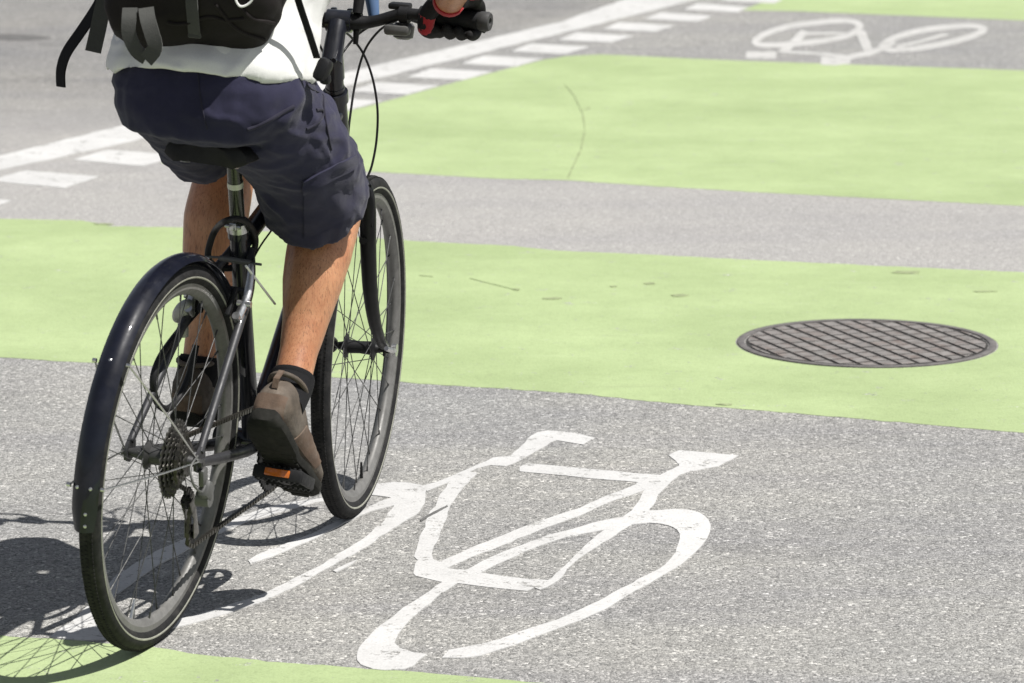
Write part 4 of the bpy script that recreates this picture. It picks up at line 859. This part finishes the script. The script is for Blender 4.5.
# shorts: seat, two loose legs with hollow hems
sh = MB()
SR = [((.20, .012, .885), .09, .09, .0), ((.185, .012, .905), .150, .136, .0), ((.185, .008, .94), .174, .143, .05), ((.19, .008, .985), .180, .136, .1), ((.205, .010, 1.030), .168, .120, .25), ((.222, .010, 1.058), .150, .100, .3)]
sh.rings([ering(c, w, d, t) for c, w, d, t in SR])
def short_leg(mb, hip, p1, hem, r, hn, squ=1.0):
    """tube ending in a hollow hem whose plane has normal hn"""
    hn = V(hn).normalized(); n = 26
    def ring(c, rad, nrm, ry=1.0):
        u_ = V((0, 1, 0)); u_ = (u_ - nrm * u_.dot(nrm)).normalized(); w_ = nrm.cross(u_)
        return [c + u_ * (rad * ry * math.cos(2 * math.pi * k / n)) + w_ * (rad * math.sin(2 * math.pi * k / n)) for k in range(n)]
    d0 = (p1 - hip).normalized()
    rg = [ring(hip, r[0], d0), ring(hip.lerp(p1, .5), r[1], d0), ring(p1, r[2], d0), ring(p1.lerp(hem, .5), r[3], (d0 + hn).normalized(), squ), ring(hem, r[4], hn, squ), ring(hem - hn * .002, r[4] - .011, hn, squ), ring(hem - hn * .09, r[4] - .020, hn, squ)]
    mb.rings(rg)
    return ring(hem, r[4] + .001, hn, squ)
hemR = short_leg(sh, V((.185, -.072, .955)), V((.32, -.112, .866)), V((.448, -.110, .750)), [.096, .098, .099, .106, .108], (.70, .04, -.71), .90)
hemL = short_leg(sh, V((.19, .098, .965)), V((.33, .104, .905)), V((.462, .108, .842)), [.085, .088, .092, .095, .094], (.86, -.22, -.46), .92)
shorts = sh.build('shorts', M_short, person); remesh(shorts, .0055, 5)
def sfold(p, n):
    d = .006 * nz(p, (9, 14, 12), 3) + .0038 * nz(p, (20, 26, 30), 9) + .0016 * nz(p, (55, 55, 60), 4)
    rg_ = 1 - abs(nz(p, (7, 12, 17), 21)) * 2.2; d += .0065 * max(0, rg_ - .45)      # sharp soft-edged creases
    rg2 = 1 - abs(noise.noise(V((p.x * 16 + p.z * 14, p.y * 10, p.z * 6 - p.x * 6 + 8)))) * 2.4; d += .0055 * max(0, rg2 - .5) * max(0, min(1, (p.x - .12) / .1))
    # diagonal pull folds from the crotch to the right hip and along the thigh
    q = p.x * .6 + p.z * 1.0
    w_ = noise.noise(V((p.x * 5, p.y * 7, 2)))
    fade = max(0, min(1, (p.x - .16) / .12))
    d += .0042 * fade * math.sin(62 * q + 9 * p.y + 4.5 * w_) * (.5 + .5 * noise.noise(V((p.x * 8, p.y * 9, p.z * 8))))
    return d
cloth_noise(shorts, sfold)
def project_patch(o, origin, du, dv, nu, nv, mat, name, parent, off=.003, direction=None, thick=.003):
    """cloth patch laid on a surface by dropping a grid of points onto it"""
    bv = BVHTree.FromPolygons([v.co for v in o.data.vertices], [p.vertices for p in o.data.polygons])
    du, dv = V(du), V(dv); nrm = V(direction).normalized() if direction else du.cross(dv).normalized()
    g_ = []
    for i in range(nu + 1):
        row = []
        for j in range(nv + 1):
            p = V(origin) + du * (i / nu) + dv * (j / nv)
            hit = bv.ray_cast(p - nrm * .12, nrm)
            if hit[0] is None:
                hit = bv.find_nearest(p)
            row.append((hit[0], hit[1]))
        g_.append(row)
    b = MB(); w = nv + 1
    top = [h[0] + h[1] * off for r in g_ for h in r]; bot = [h[0] - h[1] * (thick - off) for r in g_ for h in r]
    fs = [[i * w + j, i * w + j + 1, (i + 1) * w + j + 1, (i + 1) * w + j] for i in range(nu) for j in range(nv)]
    N_ = len(top); b.add(top + bot, fs + [[k + N_ for k in f[::-1]] for f in fs])
    bd_ = [(0, j) for j in range(nv + 1)] + [(i, nv) for i in range(1, nu + 1)] + [(nu, j) for j in range(nv - 1, -1, -1)] + [(i, 0) for i in range(nu - 1, 0, -1)]
    ix = [i * w + j for i, j in bd_]
    for k in range(len(ix)): a, c = ix[k], ix[(k + 1) % len(ix)]; b.f.append([a, c, c + N_, a + N_]); b.m.append(0)
    return b.build(name, mat, parent, angle=50)
def seam(o, pts, rad, mat, name, parent, direction, off=.0015):
    bv = BVHTree.FromPolygons([v.co for v in o.data.vertices], [p.vertices for p in o.data.polygons])
    d_ = V(direction).normalized(); out = []
    for p in spline(pts, 8):
        h_ = bv.ray_cast(p - d_ * .2, d_)
        if h_[0] is None: h_ = bv.find_nearest(p)
        out.append(h_[0] + h_[1] * off)
    for _ in range(2): out = [out[0]] + [(out[i - 1] + out[i] * 2 + out[i + 1]) / 4 for i in range(1, len(out) - 1)] + [out[-1]]
    b = MB(); b.tube(out, rad, 8); return b.build(name, mat, parent)
INW = (.93, .32, -.18)   # cloth details are dropped on along this direction
project_patch(shorts, (V((0.1050, -0.2000, 0.8477)), V((0.3603, -0.2000, 0.8532)) - V((0.1050, -0.2000, 0.8477)), V((0.1247, -0.2000, 0.7394)) - V((0.1050, -0.2000, 0.8477)))[0], (V((0.1050, -0.2000, 0.8477)), V((0.3603, -0.2000, 0.8532)) - V((0.1050, -0.2000, 0.8477)), V((0.1247, -0.2000, 0.7394)) - V((0.1050, -0.2000, 0.8477)))[1], (V((0.1050, -0.2000, 0.8477)), V((0.3603, -0.2000, 0.8532)) - V((0.1050, -0.2000, 0.8477)), V((0.1247, -0.2000, 0.7394)) - V((0.1050, -0.2000, 0.8477)))[2], 12, 12, M_short, 'cargo_pocket', shorts, .0035, INW, .006)
project_patch(shorts, (V((0.0941, -0.2000, 0.8510)), V((0.3705, -0.2000, 0.8573)) - V((0.0941, -0.2000, 0.8510)), V((0.1037, -0.2000, 0.8265)) - V((0.0941, -0.2000, 0.8510)))[0], (V((0.0941, -0.2000, 0.8510)), V((0.3705, -0.2000, 0.8573)) - V((0.0941, -0.2000, 0.8510)), V((0.1037, -0.2000, 0.8265)) - V((0.0941, -0.2000, 0.8510)))[1], (V((0.0941, -0.2000, 0.8510)), V((0.3705, -0.2000, 0.8573)) - V((0.0941, -0.2000, 0.8510)), V((0.1037, -0.2000, 0.8265)) - V((0.0941, -0.2000, 0.8510)))[2], 12, 5, M_short, 'pocket_flap', shorts, .006, INW, .005)
seam(shorts, [(0.1817, -0.2000, 1.0260), (0.1794, -0.2000, 0.9818), (0.2042, -0.2000, 0.9340), (0.2402, -0.2000, 0.8843)], .0018, M_seam, 'seam', shorts, INW); seam(shorts, [(-0.0690, -0.1500, 0.9587), (0.0099, -0.1500, 0.9571), (0.0995, -0.1500, 0.9614), (0.1706, -0.1500, 0.9648)], .0035, M_seam, 'pocket_opening', shorts, INW, .0005); seam(shorts, [(0.0980, -0.2000, 0.9425), (0.1446, -0.2000, 0.9436), (0.1795, -0.2000, 0.9533), (0.1771, -0.2000, 0.9661), (0.1449, -0.2000, 0.9701)], .0028, M_seam, 'pocket_opening', shorts, INW, .0005)
seam(shorts, [(0.0811, 0.0000, 1.0245), (0.1030, 0.0000, 0.9775), (0.1285, 0.0000, 0.9387), (0.1529, 0.0000, 0.9087)], .0012, M_seam, 'seam', shorts, INW, .0006)
for hm in (hemR, hemL):
    pass

# shirt
sb = MB()
yo = .024
SH = [((.212, yo, 1.002), .188, .160, .10), ((.215, yo, 1.022), .190, .157, .12), ((.238, yo, 1.06), .186, .140, .25), ((.275, yo, 1.13), .180, .132, .45), ((.322, yo, 1.23), .182, .130, .5), ((.385, .01, 1.35), .194, .128, .55), ((.432, 0, 1.43), .188, .105, .55), ((.462, 0, 1.475), .12, .085, .5), ((.478, 0, 1.495), .085, .076, .5), ((.474, 0, 1.490), .07, .062, .5), ((.45, 0, 1.46), .065, .055, .5)]
inn = [((.212, yo, 1.003), .180, .152, .10), ((.238, yo, 1.07), .176, .130, .25)]
sb.rings([ering(*inn[1])] + [ering(*inn[0])] + [ering(*x) for x in SH])
for sgn in (-1, 1):
    s0, e0, w0, g0 = arm_pts(sgn); d_ = e0 - s0
    sb.tube([s0 - d_ * .25, s0, s0 + d_ * .3, s0 + d_ * .66], [.085, .080, .074, .070], 20)
shirt = sb.build('shirt', M_shirt, person); remesh(shirt, .006, 5)
def shfold(p, n):
    d = .008 * nz(p, (9, 10, 7), 5) + .004 * nz(p, (24, 24, 16), 11)
    d += .007 * max(0, 1 - abs(nz(p, (8, 9, 16), 31)) * 2.2 - .5)
    d += .004 * math.sin(p.y * 55 + 5 * noise.noise(p * 6)) * max(0, 1 - abs(p.z - 1.03) / .12)
    return d
cloth_noise(shirt, shfold)
me = shirt.data
for v in me.vertices:     # hem hangs a little lower at the sides and front
    if v.co.z < 1.09:
        k = (1.09 - v.co.z) / .105
        v.co.z += k * (.012 * (1 - min(1, abs(v.co.y - .02) / .16)) * (1 if v.co.x < .2 else 0) + .004 * math.sin(v.co.y * 30) + -.02 * max(0, v.co.y) / .2)
me.update()

# shoes, socks
def shoe(Mf, sgn):
    sec = [(-.004, .024, .016, .072), (.006, .034, .006, .092), (.026, .0405, .002, .116), (.060, .042, 0, .124), (.098, .0415, 0, .116), (.135, .042, 0, .096), (.17, .046, 0, .080), (.21, .0505, 0, .067), (.245, .0495, .003, .056), (.272, .039, .007, .045), (.290, .026, .012, .038), (.297, .012, .016, .031)]
    sec = [(x_, w_ * .93, b_, t_) for x_, w_, b_, t_ in sec]
    rg = []
    for x, w, b0, t in sec:
        z0 = b0 + .014; ring = []
        for k in range(24):
            a = 2 * math.pi * k / 24; c_, s_ = math.cos(a), math.sin(a)
            zc, hz = (z0 + t) / 2, (t - z0) / 2
            wid = w * (1 if s_ < 0 else (1 - .30 * s_ ** 2))
            ring.append(Mf @ V((x, wid * math.copysign(abs(c_) ** .75, c_), zc + hz * math.copysign(abs(s_) ** .8, s_))))
        rg.append(ring)
    b = MB(); b.rings(rg); up = b.build('shoe', M_shoe, person); remesh(up, .0035, 3)
    rg = []
    fine = []
    for i in range(len(sec) - 1):
        for k in range(4): fine.append(tuple(sec[i][c] + (sec[i + 1][c] - sec[i][c]) * k / 4 for c in range(4)))
    fine.append(sec[-1])
    for x, w, b0, _ in fine:
        xx = x - .003 + .006 * x / .297; w2 = w + .002
        s_ = min(1, max(0, (x + .006) / .045)); w2 = min(w2, .012 + .034 * math.sqrt(max(0, 1 - (1 - s_) ** 2)))
        if .1 < x < .16: w2 -= .005 * math.sin((x - .1) / .06 * math.pi)
        pr = [(-w2 * .75, b0), (0, b0 - .001), (w2 * .75, b0), (w2 * .96, b0 + .004), (w2, b0 + .011), (w2 - .001, b0 + .019), (w2 - .006, b0 + .022), (-w2 + .006, b0 + .022), (-w2 + .001, b0 + .019), (-w2, b0 + .011), (-w2 * .96, b0 + .004)]
        rg.append([Mf @ V((xx, y, z)) for y, z in pr])
    b = MB(); b.rings(rg)
    for i in range(5, 16):
        x = .014 + i * .0175
        w = next(s[1] for s in sec if s[0] >= x - .001) - .006
        b.rbox(Mf @ V((x, 0, .0005 + (.006 * max(0, (x - .22) / .07)))), (.012, w * 1.9, .0035), Mf.to_3x3(), .0015)
    b.build('sole', M_sole, up)
    # padded collar, tongue, laces, heel loop and side panels
    b = MB(); cpts = [Mf @ V((.060 + .043 * math.cos(t), .0335 * math.sin(t), .118 + .008 * (-math.cos(t)) * .6)) for t in [2 * math.pi * k / 24 for k in range(24)]]
    b.tube(cpts, .0050, 10, loop=True); b.build('collar', M_shoe, up)
    b = MB(); b.ribbon([Mf @ V(p) for p in ((.000, 0, .084), (-.006, 0, .100), (.008, 0, .124))], (Mf.to_3x3() @ V((0, 1, 0))), .011, .0022); b.build('heel_loop', M_shoeb, up)
    b = MB()
    for i in range(5):
        x = .118 + i * .02; z = .108 - i * .0105
        b.tube(spline([Mf @ V((x, -.022, z - .008)), Mf @ V((x + .004, 0, z + .001)), Mf @ V((x + .010, .022, z - .010))], 4), .0022, 6)
    b.build('lace', M_lace, up)
    bx = Mf.to_3x3()
    for s in (-1, 1):
        project_patch(up, Mf @ V((.085, s * .03, .028)), bx @ V((.115, 0, 0)), bx @ V((.02, 0, .040)), 10, 6, M_shoeb, 'side_panel', up, .0022, bx @ V((0, -s, 0)), .004)
    project_patch(up, Mf @ V((.012, -.028, .030)), bx @ V((0, .056, 0)), bx @ V((0, 0, .040)), 10, 6, M_shoeb, 'heel_panel', up, .0022, bx @ V((1, 0, 0)), .004)
    return up
shoe(MFR, -1); shoe(MFL, 1)
for an, kn, Mf in ((ANR, KNR, MFR), (ANL, KNL, MFL)):
    d_ = (kn - an).normalized(); b = MB()
    top = an + d_ * .008
    b.tube(spline([Mf @ V((.058, 0, .075)), an - d_ * .012, top, top + d_ * .001, an - d_ * .01], 4), lerp_list([.041, .0415, .0400, .0370, .0350], 4), 20); b.build('sock', M_sock, person)

# gloves with short fingers, red trim
for sgn in (-1, 1):
    b = MB(); hand(b, sgn, .0026); gl = b.build('glove', M_glove, person); remesh(gl, .003, 2)
    s0, e0, w0, g0 = arm_pts(sgn); d_ = (e0 - w0).normalized()
    b = MB(); b.tube([w0 - d_ * .004, w0 + d_ * .003, w0 + d_ * .007], [.0305, .0312, .0305], 18); b.build('cuff', M_red, gl)
    b = MB(); hand(b, sgn, .0036, 'thumb', .5); b.build('thumb_panel', M_red, gl)
    e1 = (BARC(sgn, .1) - BARC(sgn, 0)).normalized()
    b = MB(); q0 = w0.lerp(g0, .25) + V((0, 0, .012)); b.tube(spline([q0 + e1 * .036 + V((0, 0, .006)), q0 + e1 * .047 + V((.03, 0, .006)), q0 + e1 * .047 + V((.058, 0, .004))], 4), .0045, 8); b.build('red_piping', M_red, gl)

# ------------------------------------------------------------------ backpack
pack = empty('backpack', BMP)
tag(pack, 'black backpack with grey webbing straps worn over the white shirt', 'backpack')
pt = R(34); PT = V((math.sin(pt), 0, math.cos(pt))); PN = V((-math.cos(pt), 0, math.sin(pt)))   # up along the back, and out of it
p0 = V((.125, .016, 1.070)); b = MB(); rg = []
for s, hw, d0, d1 in [(-.03, .105, .0, .06), (-.015, .135, -.01, .115), (.02, .150, -.01, .150), (.10, .158, -.012, .170), (.22, .160, -.012, .180), (.34, .152, -.012, .165), (.42, .13, -.012, .125), (.445, .09, -.01, .07)]:
    ring = []
    for k in range(28):
        t = 2 * math.pi * k / 28; a, c_ = math.cos(t), math.sin(t)
        yy = hw * math.copysign(abs(a) ** .6, a); ring.append(p0 + PT * (s - .17 * yy) + V((0, 1, 0)) * yy + PN * ((d0 + d1) / 2 + (d1 - d0) / 2 * math.copysign(abs(c_) ** .6, c_)))
    rg.append(ring)
b.rings(rg); pk = b.build('pack_body', M_pack, pack); remesh(pk, .006, 6)
cloth_noise(pk, lambda p, n: .007 * nz(p, (12, 14, 12), 4) + .0045 * nz(p, (30, 20, 30), 8))
bvp = BVHTree.FromPolygons([v.co for v in pk.data.vertices], [p.vertices for p in pk.data.polygons])
def onpack(p, off=.003):
    p = V(p); h_ = bvp.ray_cast(p + V((-1, -.3, .35)).normalized() * .4, -(V((-1, -.3, .35)).normalized()))
    if h_[0] is None: h_ = bvp.find_nearest(p)
    return h_[0] + h_[1] * off
YW = (0, 1, 0)
b = MB(); b.ribbon(spline([(-0.0150, 0.0951, 1.1334), (-0.0300, 0.0898, 1.1147), (-0.0350, 0.0864, 1.0912), (-0.0350, 0.0719, 1.0650), (-0.0340, 0.0531, 1.0530)], 4), [(0, 1, .15)] * 17, .026, .0024); b.build('webbing_loop', M_web, pk)
b = MB(); b.ribbon(spline([(-0.0150, 0.0656, 1.1366), (-0.0320, 0.0540, 1.1187), (-0.0400, 0.0421, 1.0966), (-0.0420, 0.0344, 1.0734), (-0.0400, 0.0505, 1.0505)], 4), [(0, 1, .15)] * 17, .027, .0024); b.build('webbing_loop', M_web, pk)
b = MB(); b.ribbon([onpack((0.0200, 0.0051, 1.2575)), onpack((0.0200, 0.0002, 1.2060)), onpack((0.0000, -0.0124, 1.1572), .006), onpack((-0.0200, -0.0224, 1.1205), .008)], YW, .022, .0022); b.build('compression_strap', M_web, pk)
b = MB(); b.rbox(onpack((-0.0200, -0.0225, 1.1188), .008), (.006, .024, .008), bev=.002); b.build('strap_end', M_web, pk)
b = MB(); b.tube(spline([onpack((0.0000, -0.0882, 1.1808), .004), onpack((0.0000, -0.0926, 1.1692), .004), onpack((0.0000, -0.1003, 1.1631), .004), onpack((0.0000, -0.1110, 1.1677), .004), onpack((0.0000, -0.1195, 1.1790), .004), onpack((0.0200, -0.1097, 1.1863), .004), onpack((0.0200, -0.0912, 1.1878), .004), onpack((0.0200, -0.0809, 1.1764), .004)], 5, True), .0022, 8, loop=True); b.build('emblem_outline', M_logo_glint, pk)
for pts in ([(0.0000, -0.0547, 1.1583), (0.0000, -0.0933, 1.1277), (0.0200, -0.1361, 1.1164)], [(0.0000, -0.0717, 1.1808), (0.0000, -0.1196, 1.1479), (0.0300, -0.1490, 1.1444)], [(-0.0200, 0.0341, 1.0761), (-0.0200, -0.0398, 1.0755), (0.0000, -0.1135, 1.0987)]):
    b = MB(); b.tube([onpack(p, .001) for p in spline(pts, 6)], .0035, 8); b.build('seam', M_pack, pk)
# hip belt webbing hanging loose on the left
b = MB(); b.ribbon(spline([(.33, .175, 1.23), (0.2400, 0.2330, 1.1610), (0.2200, 0.2390, 1.1047), (0.2100, 0.2437, 1.0547), (0.2000, 0.2470, 1.0156)], 5), (-.2, .95, .1), .029, .0024); b.build('hip_strap', M_web, pack)
b = MB(); b.ribbon(spline([(.33, .19, 1.22), (0.2600, 0.2425, 1.1491), (0.2500, 0.2624, 1.0937), (0.2500, 0.2909, 1.0452), (0.2500, 0.3178, 1.0022), (0.2500, 0.3277, 0.9682), (0.2500, 0.3261, 0.9373)], 5), (.55, .80, .1), .028, .003); b.build('hip_strap', M_webblack, pack)
# strap and buckle hanging beside the right thigh
b = MB(); b.ribbon(spline([(0.1400, -0.1271, 1.2605), (0.1200, -0.1473, 1.2032), (0.1300, -0.1617, 1.1547), (0.1500, -0.1765, 1.1014), (0.1700, -0.1872, 1.0561)], 5), (.1, .95, .1), .013, .003); b.build('sternum_strap', M_webblack, pack)
b = MB(); bk = V((0.1800, -0.1963, 1.0347)); b.rbox(bk, (.030, .026, .042), Matrix.Rotation(R(18), 3, 'Y') @ Matrix.Rotation(R(14), 3, 'X'), .009); b.rbox(bk + V((.004, -.004, -.016)), (.018, .020, .020), bev=.007); b.build('buckle', M_cable, pack)
# shoulder straps
for sgn in (-1, 1):
    b = MB(); b.ribbon(spline([(.335, sgn * .09, 1.475), (.44, sgn * .10, 1.535), (.52, sgn * .125, 1.47), (.535, sgn * .155, 1.36), (.46, sgn * .19, 1.24), (.33, sgn * .195, 1.20)], 6), (0, 1, 0), .055, .010); b.build('shoulder_strap', M_webblack, pack)

# ------------------------------------------------------------------ light, sky, camera
sun_dir = V((.50, -.20, 1.0)).normalized()
el = math.asin(sun_dir.z); az = math.atan2(sun_dir.x, sun_dir.y)
w = bpy.data.worlds.new('World'); scn.world = w; w.use_nodes = True; nt = w.node_tree
sky = nt.nodes.new('ShaderNodeTexSky'); sky.sky_type = 'NISHITA'; sky.sun_disc = False
sky.sun_elevation = el; sky.sun_rotation = az; sky.air_density = 1.0; sky.dust_density = .9; sky.ozone_density = .5; sky.altitude = 50
hs = nt.nodes.new('ShaderNodeHueSaturation'); hs.inputs['Saturation'].default_value = .45      # thin white summer haze
nt.links.new(sky.outputs[0], hs.inputs['Color']); nt.links.new(hs.outputs[0], nt.nodes['Background'].inputs[0]); nt.nodes['Background'].inputs[1].default_value = .056
sl = bpy.data.lights.new('sun', 'SUN'); sl.energy = 4.75; sl.angle = R(.53); sl.color = (1.0, .97, .93)
so_ = bpy.data.objects.new('sun', sl); C.objects.link(so_); so_.rotation_euler = (-sun_dir).to_track_quat('-Z', 'Y').to_euler()
so_.location = (5, -2, 10)
cam = bpy.data.cameras.new('camera'); co_ = bpy.data.objects.new('camera', cam); C.objects.link(co_)
co_.location = (0, 0, 1.9091); co_.rotation_euler = (math.pi / 2 - 0.18639, 0, 0)
cam.sensor_width = 36; cam.lens = 146.958; cam.clip_start = .1; cam.clip_end = 1500
cam.dof.use_dof = True; cam.dof.focus_distance = 8.0; cam.dof.aperture_fstop = 9
scn.camera = co_
scn.view_settings.view_transform = 'Standard'; scn.view_settings.look = 'None'; scn.view_settings.gamma = 1
scn.view_settings.exposure = .50
